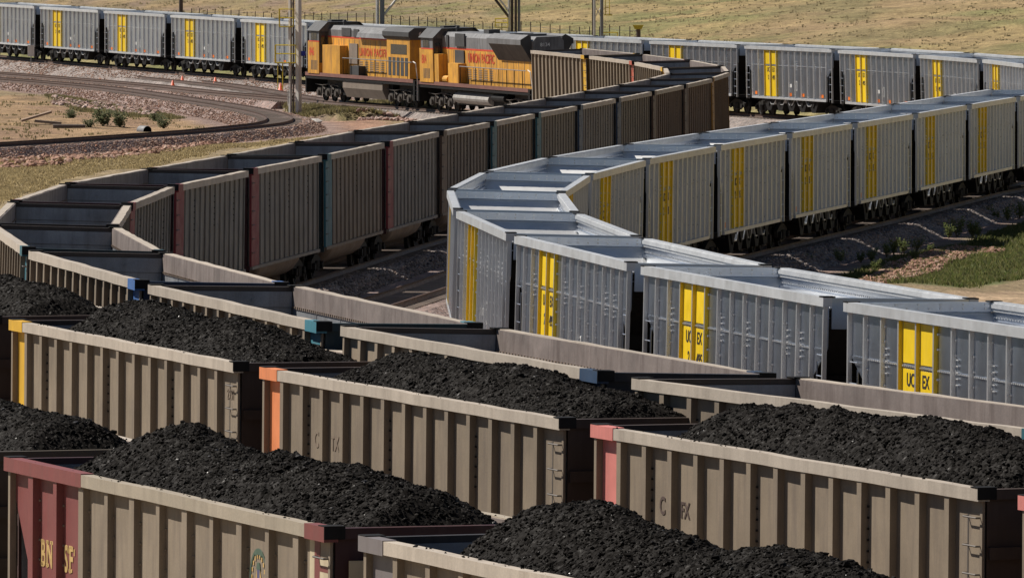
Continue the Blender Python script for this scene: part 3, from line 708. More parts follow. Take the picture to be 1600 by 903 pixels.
# second row, loaded
l2 = [('tan gondola cut by the left edge, second row of loaded cars, brown end',BRN,1),('loaded tan gondola with yellow panel at the left edge',(.70,.40,.03),-1),('loaded tan gondola with orange end panel, centre of the picture',(.80,.26,.10),-1),
      ('loaded tan gondola with salmon pink end panel at right',(.66,.22,.19),-1),('loaded gondola with pinkish chord end at the right edge',(.66,.22,.19),-1)]
L2 = [make_gondola(car_matrix(R2, i), a, b, c, shade(TAN, random.uniform(.96,1.04)), CHT, shaded_end=(.05,.03,.022)) for i, (a,b,c) in enumerate(l2)]
l1 = [('loaded gondola at the left edge in the bottom row, its end cream',(.45,.36,.25),1), None, ('loaded tan gondola with grey-purple end panel at the bottom of the picture',(.20,.175,.175),-1)]
L1 = []
for i, q in enumerate(l1):
    if q: L1.append(make_gondola(car_matrix(R1, i), q[0], q[1], q[2], TAN, CHT, GON12 if i else None))
    else:
        r = make_gondola(car_matrix(R1, i), 'loaded tan hopper with deep red end bays and gold BN SF letters', (.17,.04,.04), 1, (.25,.198,.143), (.40,.34,.26), BNH, shaded_end=(.06,.02,.02), name='hopper_car', group='loaded coal cars in the bottom row')
        L1.append(r)
        px12 = lambda k: -7.3+k*14.6/12
        RD = (.225,.062,.058)
        # red bays, chord end, post covers
        for s in (-1, 1):
            mb = MB(); y0, y1 = sorted((s*1.48, s*1.486))
            mb.prism([(-7.24,3.872),(px12(3)-.05,3.872),(px12(3)-.05,1.145),(-6.085,1.145),(-6.25,2.1),(-7.18,3.43),(-7.24,3.43)], y0, y1)
            mb.box(-7.384, px12(3)+.12, *sorted((s*1.413, s*1.622)), 3.860, 4.070)
            for k in (1,2):
                x = px12(k); w, w2 = (.134,.119) if k % 2 else (.089,.084); pts = [(x-w,s*1.481),(x-w2,s*1.599),(x+w2,s*1.599),(x+w,s*1.481)]
                mb.prism(pts, 1.121, 3.871, 'z')
            o = link('painted_end', mb.mesh('painted_end', ACCENT), r); o.color = (*RD, 1)
            if s < 0: left_paint = o
        o = left_paint
        yl = -1.492
        for t, x in (('B', px12(1)+.23), ('N', px12(1)+.50), ('S', px12(2)+.16), ('F', px12(2)+.42)):
            tx = put_text('lettering', t, .56, GOLD, o, x, yl, 2.52, .014, sx=.72)
            # slab serifs
            for b in {'B': [(-.03,.11,0,.05),(-.03,.11,.35,.40)], 'F': [(-.03,.13,0,.05),(-.03,.11,.35,.40),(.21,.25,.26,.36)], 'N': [(-.03,.11,0,.05),(.17,.32,.35,.40),(-.03,.09,.35,.40)], 'S': [(.21,.25,.28,.36)]}[t]:
                link('serif', MB().box(b[0],b[1],-.004,.004,b[2],b[3]).mesh('serif', GOLD), tx, (0,0,0), (-math.pi/2,0,0))
        # cream end bay with red frame at the near end
        mb = MB(); mb.box(6.42, 6.62, -1.487, -1.48, 1.145, 3.872).box(6.84, 7.215, -1.487, -1.48, 1.145, 3.60)
        cp = link('cream_panel', mb.mesh('cream_panel', CREAM), r)
        put_text('lettering', '30', .3, DARKLET, cp, 6.86, -1.492, 2.85, .004, sx=.8)
        mb = MB(); mb.box(6.62, 6.84, -1.488, -1.48, 1.145, 3.872).box(6.845, 7.212, -1.490, -1.4875, 3.42, 3.50).box(6.56,7.384,-1.622,-1.413,3.860,4.0705)
        o2 = link('red_frame', mb.mesh('red_frame', ACCENT), r); o2.color = (*RD, 1)
        link('end_door', MB().box(7.37, 7.40, -1.25, .9, 1.3, 3.60).mesh('end_door', CREAM), r)
        # round emblem
        em = empty('emblem'); em.parent = r; cx = px12(9)+.60; cz = 3.12; em.location = (cx, -1.486, cz)
        def ring(r0, r1, a0, a1, th=.004, n=28):
            mb = MB()
            for k in range(n):
                t0, t1 = a0+(a1-a0)*k/n, a0+(a1-a0)*(k+1)/n
                mb.prism([(r0*math.cos(t0)*.9,r0*math.sin(t0)),(r1*math.cos(t0)*.9,r1*math.sin(t0)),(r1*math.cos(t1)*.9,r1*math.sin(t1)),(r0*math.cos(t1)*.9,r0*math.sin(t1))], -th, 0)
            return mb
        link('emblem_ring', ring(.37,.42,0,2*math.pi).mesh('emblem_ring', EGREEN), em); link('emblem_crown', ring(.33,.42,R(65),R(115),.005).mesh('emblem_crown', EGREEN), em)
        gmb = MB()
        for k in range(18): a = R(20*k); x, z = .31*math.cos(a)*.9, .31*math.sin(a); gmb.box(x-.022,x+.022,-.004,0,z-.03,z+.03)
        gmb.prism([(-.17,-.10),(-.06,-.10),(-.06,.12)], -.004, 0); gmb.prism([(.06,-.10),(.17,-.10),(.06,.12)], -.004, 0)
        link('emblem_gold', gmb.mesh('emblem_gold', GOLD), em)
        bmb = MB(); bmb.box(-.055,.055,-.005,0,-.24,.13).box(-.2,.2,-.005,0,-.20,-.12); link('emblem_bar', bmb.mesh('emblem_bar', EBLUE), em)
        link('emblem_cap', MB().prism([(-.09,.12),(.09,.12),(.05,.22),(-.05,.22)], -.006, 0).mesh('emblem_cap', EGREEN), em)
# stencilled reporting marks
STEN = M('worn_stencil', (.085,.055,.045), .7, 0, .3, 12)
STENF = M('faint_stencil', (.225,.17,.125), .7, 0, .3, 12)
for root, mt, t1, k1, t2 in ((L2[3], STEN, 'C', 2, 'FX'), (L2[2], STENF, 'C', 2, 'TX')):
    put_text('lettering', t1, .40, mt, root, post_x(k1)+.42, -1.486, 2.80, .008, sx=.85); put_text('lettering', t2, .36, mt, root, post_x(k1+1)+.24, -1.486, 2.80, .008, sx=.85)
put_text('lettering', '2931', .26, STENF, L2[1], 6.62, -1.486, 3.36, .003, sx=.85)

# ------------------------------------------------------------------ coal
def coal_mat():
    m = bpy.data.materials.new('coal'); m.use_nodes = True; N, Lk = m.node_tree.nodes, m.node_tree.links; P = N['Principled BSDF']
    at = N.new('ShaderNodeAttribute'); at.attribute_name = 'lump'
    cr = N.new('ShaderNodeValToRGB'); e = cr.color_ramp.elements; e[0].position = 0; e[0].color = (.0055,.0043,.0034,1); e[1].position = 1; e[1].color = (.026,.021,.0175,1)
    x = e.new(.6); x.color = (.0125,.0098,.0078,1)
    Lk.new(at.outputs['Fac'], cr.inputs[0]); Lk.new(cr.outputs[0], P.inputs['Base Color'])
    r = N.new('ShaderNodeMapRange'); r.inputs[1].default_value=.0; r.inputs[2].default_value=1; r.inputs[3].default_value=.9; r.inputs[4].default_value=.38
    Lk.new(at.outputs['Fac'], r.inputs[0]); Lk.new(r.outputs[0], P.inputs['Roughness']); q = N.new('ShaderNodeMapRange'); q.inputs[1].default_value=.75; q.inputs[2].default_value=1; q.inputs[3].default_value=.08; q.inputs[4].default_value=.55; Lk.new(at.outputs['Fac'], q.inputs[0]); Lk.new(q.outputs[0], P.inputs['Specular IOR Level'])
    return m
COAL = coal_mat()
ICO_V = []; t_ = (1+5**.5)/2
ICO_V = np.array([(-1,t_,0),(1,t_,0),(-1,-t_,0),(1,-t_,0),(0,-1,t_),(0,1,t_),(0,-1,-t_),(0,1,-t_),(t_,0,-1),(t_,0,1),(-t_,0,-1),(-t_,0,1)])/1.9
ICO_F = np.array([(0,11,5),(0,5,1),(0,1,7),(0,7,10),(0,10,11),(1,5,9),(5,11,4),(11,10,2),(10,7,6),(7,1,8),(3,9,4),(3,4,2),(3,2,6),(3,6,8),(3,8,9),(4,9,5),(2,4,11),(6,2,10),(8,6,7),(9,8,1)])
def lumps(P0, rad, rng, squash=.75):
    n = len(P0); V = ICO_V[None]*(1+rng.normal(0,.20,(n,12,1))); V = V*rng.uniform(.65,1.35,(n,1,3)); 
    q = rng.normal(size=(n,4)); q /= np.linalg.norm(q,axis=1)[:,None]; w,x,y,z = q.T
    Rm = np.stack([1-2*(y*y+z*z),2*(x*y-z*w),2*(x*z+y*w),2*(x*y+z*w),1-2*(x*x+z*z),2*(y*z-x*w),2*(x*z-y*w),2*(y*z+x*w),1-2*(x*x+y*y)],-1).reshape(n,3,3)
    V = np.einsum('nij,nkj->nki', Rm, V)*rad[:,None,None]; V[...,2] *= squash
    V = V+P0[:,None,:]; F = ICO_F[None]+np.arange(n)[:,None,None]*12
    return V.reshape(-1,3), F.reshape(-1,3)
def coal_heap(root, label, ctrl, x0=-6.35, x1=7.12, seed=0, nl=14000, side=3.80):
    rng = np.random.default_rng(seed)
    cxs, chs = zip(*ctrl)
    def hz(x, y):
        A = np.interp(x, cxs, chs); A = A*.5 + .25*np.interp(x-.35,cxs,chs)+.25*np.interp(x+.35,cxs,chs)
        s_ = np.clip(1-(np.abs(y+.1*np.sin(x*.7+seed))/1.42)**1.7, 0, 1)
        z = side + (A+.12)*s_ + np.minimum(A, 0)*(1-s_)*.8
        z = z + (fbm(x*.8+50+seed*9, y*.8+70, 5+seed)-.5)*.34*(.35+.65*s_) + (fbm(x*4+9, y*4+seed*3, 15+seed, 3)-.5)*.12
        d = x - x0 + (vnoise(y*2.1+seed*5, y*0+3., 8+seed)-.5)*.5
        return np.minimum(np.minimum(z, 2.95 + d*.78), 3.98+(7.15-x)*.75)
    xs = np.linspace(x0-.6, x1, 390); ys = np.linspace(-1.37, 1.37, 78)
    X, Y = np.meshgrid(xs, ys); X = X+np.clip(rng.normal(0,.008,X.shape),-.016,.016); Y[1:-1] += np.clip(rng.normal(0,.008,Y[1:-1].shape),-.016,.016)
    Z = hz(X, Y) + rng.normal(0,.010,X.shape)*(.5+fbm(X*1.3, Y*1.3, 33+seed))
    I = np.arange(X.size).reshape(X.shape)
    Fq = np.stack([I[:-1,:-1],I[:-1,1:],I[1:,1:],I[1:,:-1]],-1).reshape(-1,4); Ft = np.concatenate([Fq[:,[0,1,2]],Fq[:,[0,2,3]]])
    # closed underside: a skirt down into the car keeps the heap solid
    V0 = np.stack([X,Y,Z],-1).reshape(-1,3)
    b = [I[0,:], I[:,-1], I[-1,::-1], I[::-1,0]]; loop = np.concatenate([q[:-1] for q in b]); nb = len(loop)
    low = V0[loop].copy(); low[:,2] = 2.5; base = len(V0); V0 = np.concatenate([V0, low]); k = np.arange(nb); k2 = (k+1) % nb
    Fs = np.concatenate([np.stack([loop[k],base+k,base+k2],-1), np.stack([loop[k],base+k2,loop[k2]],-1)])
    px_ = rng.uniform(x0-.3, x1-.03, nl); py_ = rng.uniform(-1.36,1.36,nl); clump = fbm(px_*1.1+seed, py_*1.1+4, 77+seed)
    rad = np.clip(rng.lognormal(-4.25,.5,nl)*(.6+.8*clump), .008, .055)
    py_ = np.clip(py_, -1.37+rad, 1.37-rad)
    P0 = np.stack([px_, py_, hz(px_,py_)+rad*.15], -1)
    nc = 70; cr_ = np.clip(rng.lognormal(-4.3,.45,nc), .008, .03); cs = rng.choice([-1,1], nc)
    P0 = np.concatenate([P0, np.stack([rng.beta(1.3,1.3,nc)*13.6-6.6, cs*rng.uniform(1.43,1.58,nc), np.full(nc, 4.058)+cr_*.3], -1)]); rad = np.concatenate([rad, cr_]); nl = nl+nc
    V1, F1 = lumps(P0, rad, rng)
    a0 = np.clip(rng.beta(1.6,3.2,len(V0)),0,1); a1 = np.repeat(np.clip(rng.beta(1.6,3.2,nl)+ (rng.random(nl) > .985)*.6,0,1), 12)
    me = np_mesh('coal_heap', np.concatenate([V0,V1]), np.concatenate([Ft,Fs,F1+len(V0)]), COAL)
    at = me.attributes.new('lump','FLOAT','POINT'); at.data.foreach_set('value', np.concatenate([a0,a1]).astype(np.float32))
    o = link('coal_heap', me); o.matrix_world = root.matrix_world.copy()
    tag(o, label, 'coal heap', 'coal heaped in the loaded cars'); return o
def mw(root): bpy.context.view_layer.update(); return root
bpy.context.view_layer.update()
std = [(-6.3,.2),(-4.8,.62),(-3.2,.66),(0,.66),(3,.66),(5.5,.58),(6.6,.45),(7.1,.3)]
coal_heap(L2[0], 'coal heap at the left edge behind the yellow-panelled gondola', std, seed=1, nl=6000)
coal_heap(L2[1], 'coal heap in the gondola with yellow panel at left', [(-6.3,.25),(-4.8,.70),(-3.2,.72),(-.5,.62),(2,.60),(4,.48),(6,.34),(7.1,.2)], seed=2)
coal_heap(L2[2], 'coal heap in the gondola with orange end panel', [(-6.3,.2),(-4.6,.55),(-2.5,.60),(0,.58),(2.4,.60),(4.6,.52),(6.2,.38),(7.1,.2)], seed=3)
coal_heap(L2[3], 'coal heap in the gondola with salmon pink end panel', [(-6.3,.2),(-4.6,.66),(-2.5,.70),(0,.66),(2.4,.74),(4.6,.74),(6.2,.6),(7.1,.4)], seed=4)
coal_heap(L2[4], 'coal heap beyond the pinkish chord end at the right edge', std, seed=5, nl=4000)
coal_heap(L1[0], 'coal heap at the left edge above the red-ended hopper', std, seed=6)
coal_heap(L1[1], 'double-humped coal heap in the red-ended hopper', [(-6.3,.2),(-4.9,.74),(-3.6,.80),(-1.6,.68),(.4,.66),(2.6,.78),(4.4,.74),(6.0,.55),(7.1,.3)], seed=7, nl=19000)
coal_heap(L1[2], 'coal heap at the bottom edge in the gondola with grey-purple end', [(-6.3,.3),(-4.6,.82),(-2.8,.84),(-.5,.68),(1.2,.62),(2.8,.70),(4.6,.66),(6.2,.5),(7.1,.3)], seed=8, nl=18000)

# ------------------------------------------------------------------ locomotives (front faces away from the camera, local -x)
def make_loco(mat, kind, label):
    r = empty('locomotive', matrix=mat); tag(r, label, 'locomotive', 'yellow diesel locomotives')
    def part(name, mb, m, parent=None, smooth=False): return link(name, mb.mesh(name, m, smooth), parent or r)
    one = kind == 1
    part('shade_block', MB().box(-5.0,5.2,-1.0,1.0,.45,1.38), BLACK)  # dark filler box added between the trucks to block light underneath
    part('frame', MB().box(-10.9,10.6,-1.48,1.48,1.38,1.70).box(-10.9,-10.7,-1.5,1.5,.5,1.4).box(10.6,10.9,-1.5,1.5,.45,1.7), BLACK)
    for s in (-1, 1):
        part('frame_edge', MB().box(-10.9,10.6,*sorted((s*1.48,s*1.51)),1.56,1.78), UPDUST if not one else UPDUST)
        # steps at the camera end
        mb = MB()
        for i in range(4): mb.box(10.62,11.25,*sorted((s*1.05,s*1.5)),.45+.32*i,.49+.32*i)
        mb.box(11.22,11.27,*sorted((s*1.0,s*1.5)),.4,1.5)
        part('step', mb, BLACK)
        hr = MB(); z1 = 2.80; y = s*1.46
        x0 = -3.4 if one else -2.6
        hr.bar((x0,y,z1),(10.2,y,z1),.028,5)
        rail = part('handrail', hr, GREYP)
        for i in range(9):
            x = x0+.1+i*(10.1-x0)/8.5
            part('stanchion', MB().bar((x,y,1.75),(x,y,z1),.024,5), BLACK, rail)
        e = MB(); e.path([(10.5,y,2.85),(11.0,y,2.75),(11.3,y,1.9),(11.3,y,.5)], .035, 5); e.path([(10.5,s*.9,1.7),(10.9,s*.9,2.7),(11.25,s*.9,2.6),(11.3,s*.9,1.5)], .03, 5)
        part('grab_rail', e, LIGHTM)
    # trucks with three axles
    for q in (-1, 1):
        mb = MB()
        for s in (-1, 1):
            a, b = sorted((s*.98, s*1.12))
            mb.prism([(-2.3,.85),(2.3,.85),(2.45,.6),(2.1,.45),(-2.1,.45),(-2.45,.6)], a, b)
            for k in (-1.8,0,1.8):
                mb.lathe([(0,0),(.19,0),(.19,.12),(0,.12)], (k, s*1.2-(.12 if s < 0 else 0), .53), 12, 'y'); mb.box(k-.28,k+.28,*sorted((s*1.1,s*1.18)),.3,.8)
            for k in (-.9,.9): mb.bar((k,s*1.17,.5),(k,s*1.17,1.0),.1,8); mb.bar((k-.3,s*1.2,1.0),(k+.35,s*1.2,.75),.05,6)
            mb.path([(-2.4,s*1.22,1.05),(-1.0,s*1.25,1.0),(.4,s*1.25,1.1),(2.3,s*1.22,1.0)], .035, 5)
        mb.box(-1.6,1.6,-.7,.7,.5,1.36)
        t = part('truck', mb, LTRUCK); t.location = (q*7.2, 0, 0)
        for k in (-1.8,0,1.8):
            for y in (-.755,.755): link('wheel', LWHEEL, t, (k, y, .53), (0,0,0 if y < 0 else math.pi))
    if one:
        part('fuel_tank', MB().prism([(-1.42,1.36),(1.42,1.36),(1.42,.95),(1.15,.38),(-1.15,.38),(-1.42,.95)], -3.5, 4.4, 'x'), TANK)
    else:
        pr = [(1.38*math.cos(t), .90+.52*math.sin(t)) for t in np.linspace(0, 2*math.pi, 25)[:-1]]
        part('fuel_tank', MB().prism(pr, -4.4, 2.5, 'x'), TANKG); part('air_reservoir', MB().bar((3.2,-1.2,1.05),(5.6,-1.2,1.05),.22,10), BLACK)
    # nose and cab
    cz = 3.75
    nose = part('nose', MB().prism([(-10.75,1.72),(-10.75,2.7),(-10.35,3.35),(-9.9,3.45),(-9.9,1.72)], -1.1, 1.1), UPY)
    xb = -7.95 if one else -7.6
    cab = part('cab', MB().box(-10.3 if not one else -10.2,xb,-1.55,1.55,1.72,cz), UPY)
    up = MB(); up.prism([(-1.55,cz),(1.55,cz),(1.55,4.42),(1.02,4.92),(-1.02,4.92),(-1.55,4.42)], -9.95, xb, 'x'); part('cab_top', up, UPG)
    part('cab_stripe', MB().box(-9.96,xb+.005,-1.557,1.557,cz-.04,cz+.03), UPR)
    part('cab_roof', MB().prism([(-1.66,4.40),(-1.07,4.97),(1.07,4.97),(1.66,4.40),(1.60,4.38),(1.03,4.925),(-1.03,4.925),(-1.60,4.38)], -10.15, xb+.35, 'x'), UPGD)
    for s in (-1, 1):
        w = part('window', MB().box(-9.55,-8.25,*sorted((s*1.55,s*1.566)),3.80,4.32), UPGD)
        part('pane', MB().box(-9.45,-8.95,*sorted((s*1.566,s*1.572)),3.86,4.26), GLASS, w); part('pane', MB().box(-8.86,-8.35,*sorted((s*1.566,s*1.572)),3.86,4.26), GLASS, w)
    part('cab_rear_shade', MB().box(xb,xb+.03,-1.5,1.5,2.4,4.35), UPGD)  # dark panel stands in for shade on the cab's rear wall
    put_text('lettering', '846' if one else '804', .74, UPR, cab, -9.85, -1.556, 2.85, .012, sx=.85)
    mb = MB()
    for i in range(5): mb.box(-9.5+.27*i,-9.36+.27*i,-1.556,-1.551,1.95,2.55)
    part('vent', mb, UPGD)
    # hood
    hs = 4.05 if one else 3.80
    he = 5.4 if one else 10.0
    hood = part('hood', MB().box(xb+.03,he,-.95,.95,1.72,hs), UPY)
    part('hood_stripe', MB().box(xb+.04,he,-.957,.957,hs-.05,hs+.05), UPR)
    part('hood_top', MB().prism([(-.95,hs+.05),(.95,hs+.05),(.95,4.5),(.72,4.76),(-.72,4.76),(-.95,4.5)], xb+.04, he, 'x'), UPG)
    mb = MB(); x = xb+1.2
    while x < he-.3: mb.box(x-.02,x+.02,-.962,-.95,1.8,hs-.1); mb.box(x-.02,x+.02,.95,.962,1.8,hs-.1); x += 1.05
    part('door_seams', mb, UPDUST if False else TANK)
    if one:
        part('equipment_cabinet', MB().box(-7.4,-3.9,-1.48,1.48,1.78,3.55), UPY)
        part('equipment_cabinet', MB().box(-2.0,-.3,-1.42,-.96,1.78,2.35), UPGD)
        part('inlet_or_shade_panel', MB().box(-3.4,-1.8,-1.02,-.955,2.45,3.7), TANK)  # dark panel painted for a shadowed recess in the hood
        part('inlet_or_shade_panel', MB().box(-2.6,-1.6,-1.0,-.955,4.12,4.6), UPGD); part('inlet_or_shade_panel', MB().box(-5.0,-3.2,-1.0,-.955,4.15,4.65), UPGD)
        part('engine_cover', MB().prism([(-1.25,4.12),(1.25,4.12),(1.15,4.4),(.7,4.72),(-.7,4.72),(-1.15,4.4)], -1.3, 5.0, 'x'), UPG)
        rad = part('radiator_cab', MB().box(5.4,9.85,-1.46,1.46,1.78,4.15), UPY)
        part('radiator_roof', MB().prism([(-1.46,4.15),(1.46,4.15),(1.62,4.35),(1.62,4.62),(1.25,4.88),(-1.25,4.88),(-1.62,4.62),(-1.62,4.35)], 5.0, 10.1, 'x'), UPGD)
        for s in (-1, 1):
            part('grille', MB().box(6.2,9.3,*sorted((s*1.46,s*1.475)),3.25,3.85), GLASS, rad)
            for k in range(5): part('grille', MB().box(5.75+.8*k,6.3+.8*k,*sorted((s*1.46,s*1.475)),1.95,3.05), UPGD, rad)
        part('end_door', MB().box(9.85,9.88,-.4,.4,1.8,3.8), UPGD)
        me, w = text_mesh('6446', .34, WHITE, .006); link('lettering', me, rad, (10.105, -.95, 4.4), (math.pi/2, 0, math.pi/2))
        put_text('lettering', text_mesh('UNION PACIFIC', .70, UPR, .008, sx=1.0, space=1.18), 0, None, hood, -1.5, -.968, 2.98)
    else:
        part('equipment_cabinet', MB().box(xb+.03,-6.7,-1.48,1.48,1.78,3.45), UPY)
        part('equipment_cabinet', MB().box(-4.9,-2.9,-1.46,-.96,1.78,2.95), UPY)
        part('sand_box', MB().bar((-6.3,-1.2,1.95),(-5.4,-1.2,1.95),.22,12), UPY)
        part('inlet_or_shade_panel', MB().box(-4.7,-2.9,-1.05,-.955,3.95,4.72), UPGD); part('inlet_or_shade_panel', MB().box(-4.9,-3.1,-1.03,-.957,2.95,3.72), UPGD)
        part('inlet_or_shade_panel', MB().box(-6.6,-6.2,-1.02,-.955,3.9,4.6), UPGD)
        for s in (-1, 1):
            rd = part('radiator', MB().prism([(s*.96,3.30),(s*.96,4.75),(s*1.15,4.86),(s*1.60,4.60),(s*1.60,4.38)], 3.4, 9.7, 'x'), UPGD)
            part('radiator_cover', MB().prism([(s*.96,4.77),(s*1.15,4.88),(s*1.63,4.61),(s*1.63,4.30),(s*1.605,4.30),(s*1.605,4.585),(s*1.15,4.862),(s*.96,4.752)], 3.3, 9.75, 'x'), UPG)
        part('roof_fan', MB().lathe([(0,0),(.7,0),(.7,.12),(0,.12)], (5,0,4.76), 20), UPGD); part('roof_fan', MB().lathe([(0,0),(.7,0),(.7,.12),(0,.12)], (7.5,0,4.76), 20), UPGD)
        part('exhaust_stack', MB().box(-1.2,-.2,-.35,.35,4.76,5.0), UPGD)
        put_text('lettering', text_mesh('UNION PACIFIC', .78, UPR, .010, sx=.88, space=1.04), 0, None, hood, -2.4, -.968, 3.04)
        me, w = text_mesh('8134', .30, WHITE, .004); link('lettering', me, hood, (10.01, -.5, 4.2), (math.pi/2, 0, math.pi/2))
        part('end_panel', MB().box(10.0,10.25,-.5,.5,1.8,3.6), UPY)
    for s in (-1, 1):
        for k in range(7):          # louvred engine-room doors
            x = -2.2+1.05*k
            if x > (4.6 if one else 2.6): break
            mb = MB()
            for q in range(5): mb.box(x-.30,x+.30,*sorted((s*.95,s*.972)),2.05+.13*q,2.10+.13*q)
            mb.box(x-.34,x-.30,*sorted((s*.95,s*.966)),1.98,2.75)
            part('louvre', mb, TANK)
    part('rear_window', MB().box(xb+.03,xb+.045,-1.4,-1.05,3.45,4.1), GLASS)
    for k in range(3): part('hose', MB().path([(10.9,.35+.2*k,1.0),(11.15,.35+.2*k,.62),(11.3,.3+.2*k,.55)], .035, 5), BLACK)
    part('horn', MB().bar((-7.2,-.2,4.98),(-6.7,-.2,5.02),.05,8,.10).box(-7.05,-6.95,-.23,-.17,4.7,5.0), UPGD)
    part('roof_box', MB().box(-9.4,-8.6,-.5,.5,4.97,5.08), UPGD)
    part('centre_sill', MB().box(-11.3,11.3,-.15,.15,.75,1.0), BLACK)
    return r
LWHEEL = wheel_mesh(.53)
make_loco(car_matrix(BN_, 0), 1, 'leading yellow and grey locomotive with tan box fuel tank, behind the mast')
make_loco(car_matrix(BN_, 1), 2, 'second yellow locomotive numbered 804 with pale round fuel tank, coupled to gondolas')

# ------------------------------------------------------------------ lineside things
def gz(x, y): return float(ground_z(np.array([x]), np.array([y]))[0])
def at_px(px, py, z=-.7):
    x, y = ground_at(px, py, z)
    for _ in range(4): z = gz(x, y); x, y = ground_at(px, py, z)
    return Vector((x, y, z))
def xcol(px, d): return (px-800)*d/FPX
# tall mast with platform beside the first locomotive
def part(parent, name, mb, m, **k): return link(name, mb.mesh(name, m, **k), parent)
def mast(px, d, label, cat='mast'):
    x = xcol(px, d); r = empty('lighting_mast', loc=(x, d, gz(x, d)-.1)); return tag(r, label, cat)
m = mast(461, 522, 'pale steel mast with yellow platforms standing in front of the first locomotive')
mb = MB(); mb.bar((.22,-.2,0),(.22,-.2,17),.19,4); part(m, 'pole', mb, LIGHTM)
part(m, 'pole', MB().bar((-.30,-.3,0),(-.30,-.3,17),.09,4), LIGHTM); part(m, 'pole', MB().bar((-.10,.25,0),(-.10,.25,17),.055,8), DARKP)
mb = MB()
for k in range(9): z = .6+k*1.9; mb.bar((-.30,-.3,z),(-.10,.25,z+.9),.022,4)
part(m, 'bracing', mb, DARKP)
part(m, 'cable', MB().bar((-.20,-.05,.3),(-.20,-.05,17),.028,5), BLACK)
part(m, 'control_box', MB().box(-.47,-.2,-.12,.15,.7,1.6), LIGHTM)
part(m, 'blue_drum', MB().lathe([(0,0),(.13,0),(.15,.28),(0,.3)], (.52,-.25,3.75), 12), BLUE); part(m, 'drum_bracket', MB().bar((.22,-.2,3.75),(.52,-.25,3.75),.025,5), GREYP)  # plain blue drum on a bracket, not a lamp
def platform(parent, x0, x1, y0, y1, z, rail_h=1.05, ladder=None):
    p = part(parent, 'platform', MB().box(x0,x1,y0,y1,z-.06,z), YRAIL)
    mb = MB()
    for (a,b) in ((x0,y0),(x1,y0),(x1,y1),(x0,y1)): mb.bar((a,b,z),(a,b,z+rail_h),.03,4)
    for h in (rail_h*.5, rail_h):
        c = [(x0,y0,z+h),(x1,y0,z+h),(x1,y1,z+h),(x0,y1,z+h),(x0,y0,z+h)]; mb.path(c, .028, 4)
    part(parent, 'railing', mb, YRAIL)
platform(m, -1.2,.05,-.6,.5,3.35)
platform(m, -.95,-.1,-.5,.4,5.55)
mb = MB()
for q in (-.35,.05): mb.bar((-.75,q,1.7),(-.75,q,3.3),.03,4); mb.bar((-1.05,q,1.7),(-1.05,q,3.3),.02,4)
for k in range(6): mb.bar((-.75,-.35,1.75+.28*k),(-.75,.05,1.75+.28*k),.02,4)
part(m, 'ladder', mb, YRAIL)
part(m, 'bracket', MB().bar((-1.1,0,3.3),(-.3,0,2.6),.04,5), GREYP)
# trestle with two legs behind the grey train
yb = 572; xl, xr = xcol(591, yb), xcol(803, yb); z0 = min(gz(xl, yb), gz(xr, yb))-.1
t = empty('steel_trestle', loc=((xl+xr)/2, yb, z0)); tag(t, 'tall steel trestle with two legs and diagonal braces rising behind the locomotives', 'trestle'); hw = (xr-xl)/2
part(t, 'leg', MB().bar((-hw-.05,0,0),(-hw-.05,0,13),.12,8), LIGHTM); part(t, 'leg', MB().box(-hw+.12,-hw+.42,-.15,.15,0,13), GREYP)
for dx, mt in ((-.32,LIGHTM),(-.12,DARKP),(.12,DARKP),(.34,GREYP)): part(t, 'leg', MB().bar((hw+dx,.1*(dx>0),0),(hw+dx,.1*(dx>0),13),.10,8), mt)
part(t, 'beam', MB().box(-hw-1,hw+1,-.3,.3,11.5,12.2), GREYP)
zc = 12.9-171*yb/FPX - z0
part(t, 'brace', MB().bar((-hw+.4,0,zc-1.1),(0,0,zc+4.2),.09,6), LIGHTM); part(t, 'brace', MB().bar((hw-.3,0,zc-1.3),(0,0,zc+4.2),.09,6), DARKP)
part(t, 'brace', MB().bar((hw-.3,.2,zc-.9),(hw-2.2,.2,zc+1.5),.06,6), LIGHTM)
platform(t, hw-1.25, hw-.4, -.4, .4, zc-1.9, .55)
# mast to the right of the trestle
m4 = mast(934, 565, 'pale and grey steel mast with yellow cage behind the grey train, right of the trestle')
part(m4, 'pole', MB().bar((-.22,0,0),(-.22,0,15),.085,8), LIGHTM); part(m4, 'pole', MB().bar((.26,.1,0),(.26,.1,15),.12,8), GREYP); part(m4, 'pole', MB().bar((-.33,.2,0),(-.33,.2,15),.06,6), DARKP)
part(m4, 'bracing', MB().bar((-.2,0,2.9),(.25,.1,3.7),.025,4).bar((.25,.1,2.9),(-.2,0,3.7),.025,4), LIGHTM)
zc4 = 12.9-171*565/FPX - gz(xcol(934,565),565)
mb = MB()
for q in (.5,.78): mb.bar((q,0,zc4-1.0),(q,0,zc4+5),.025,4)
for k in range(12): mb.bar((.5,0,zc4-1.0+.5*k),(.78,0,zc4-1.0+.5*k),.02,4)
mb.path([(.42,-.2,zc4-1.0),(.95,-.2,zc4-1.0),(.95,.2,zc4-1.0),(.42,.2,zc4-1.0)], .035, 4)
part(m4, 'ladder', mb, YRAIL)
mb = MB(); mb.path([(.35,0,zc4-2.15),(1.3,0,zc4-2.15),(1.3,0,zc4-2.6)], .03, 4); part(m4, 'railing', mb, YRAIL)
# short post with flat cap
x = xcol(997, 560); r = empty('marker_post', loc=(x, 560, gz(x,560)-.1)); tag(r, 'short brown post with flat yellowish cap behind the grey train', 'post')
zc5 = CAMZ-(171+40)*560/FPX-gz(x,560)
part(r, 'post', MB().bar((0,0,0),(0,0,zc5-.1),.13,8), DARKP); part(r, 'cap', MB().prism([(-.22,zc5-.15),(.22,zc5-.15),(.36,zc5+.12),(-.36,zc5+.12)], -.25, .25), YRAIL)
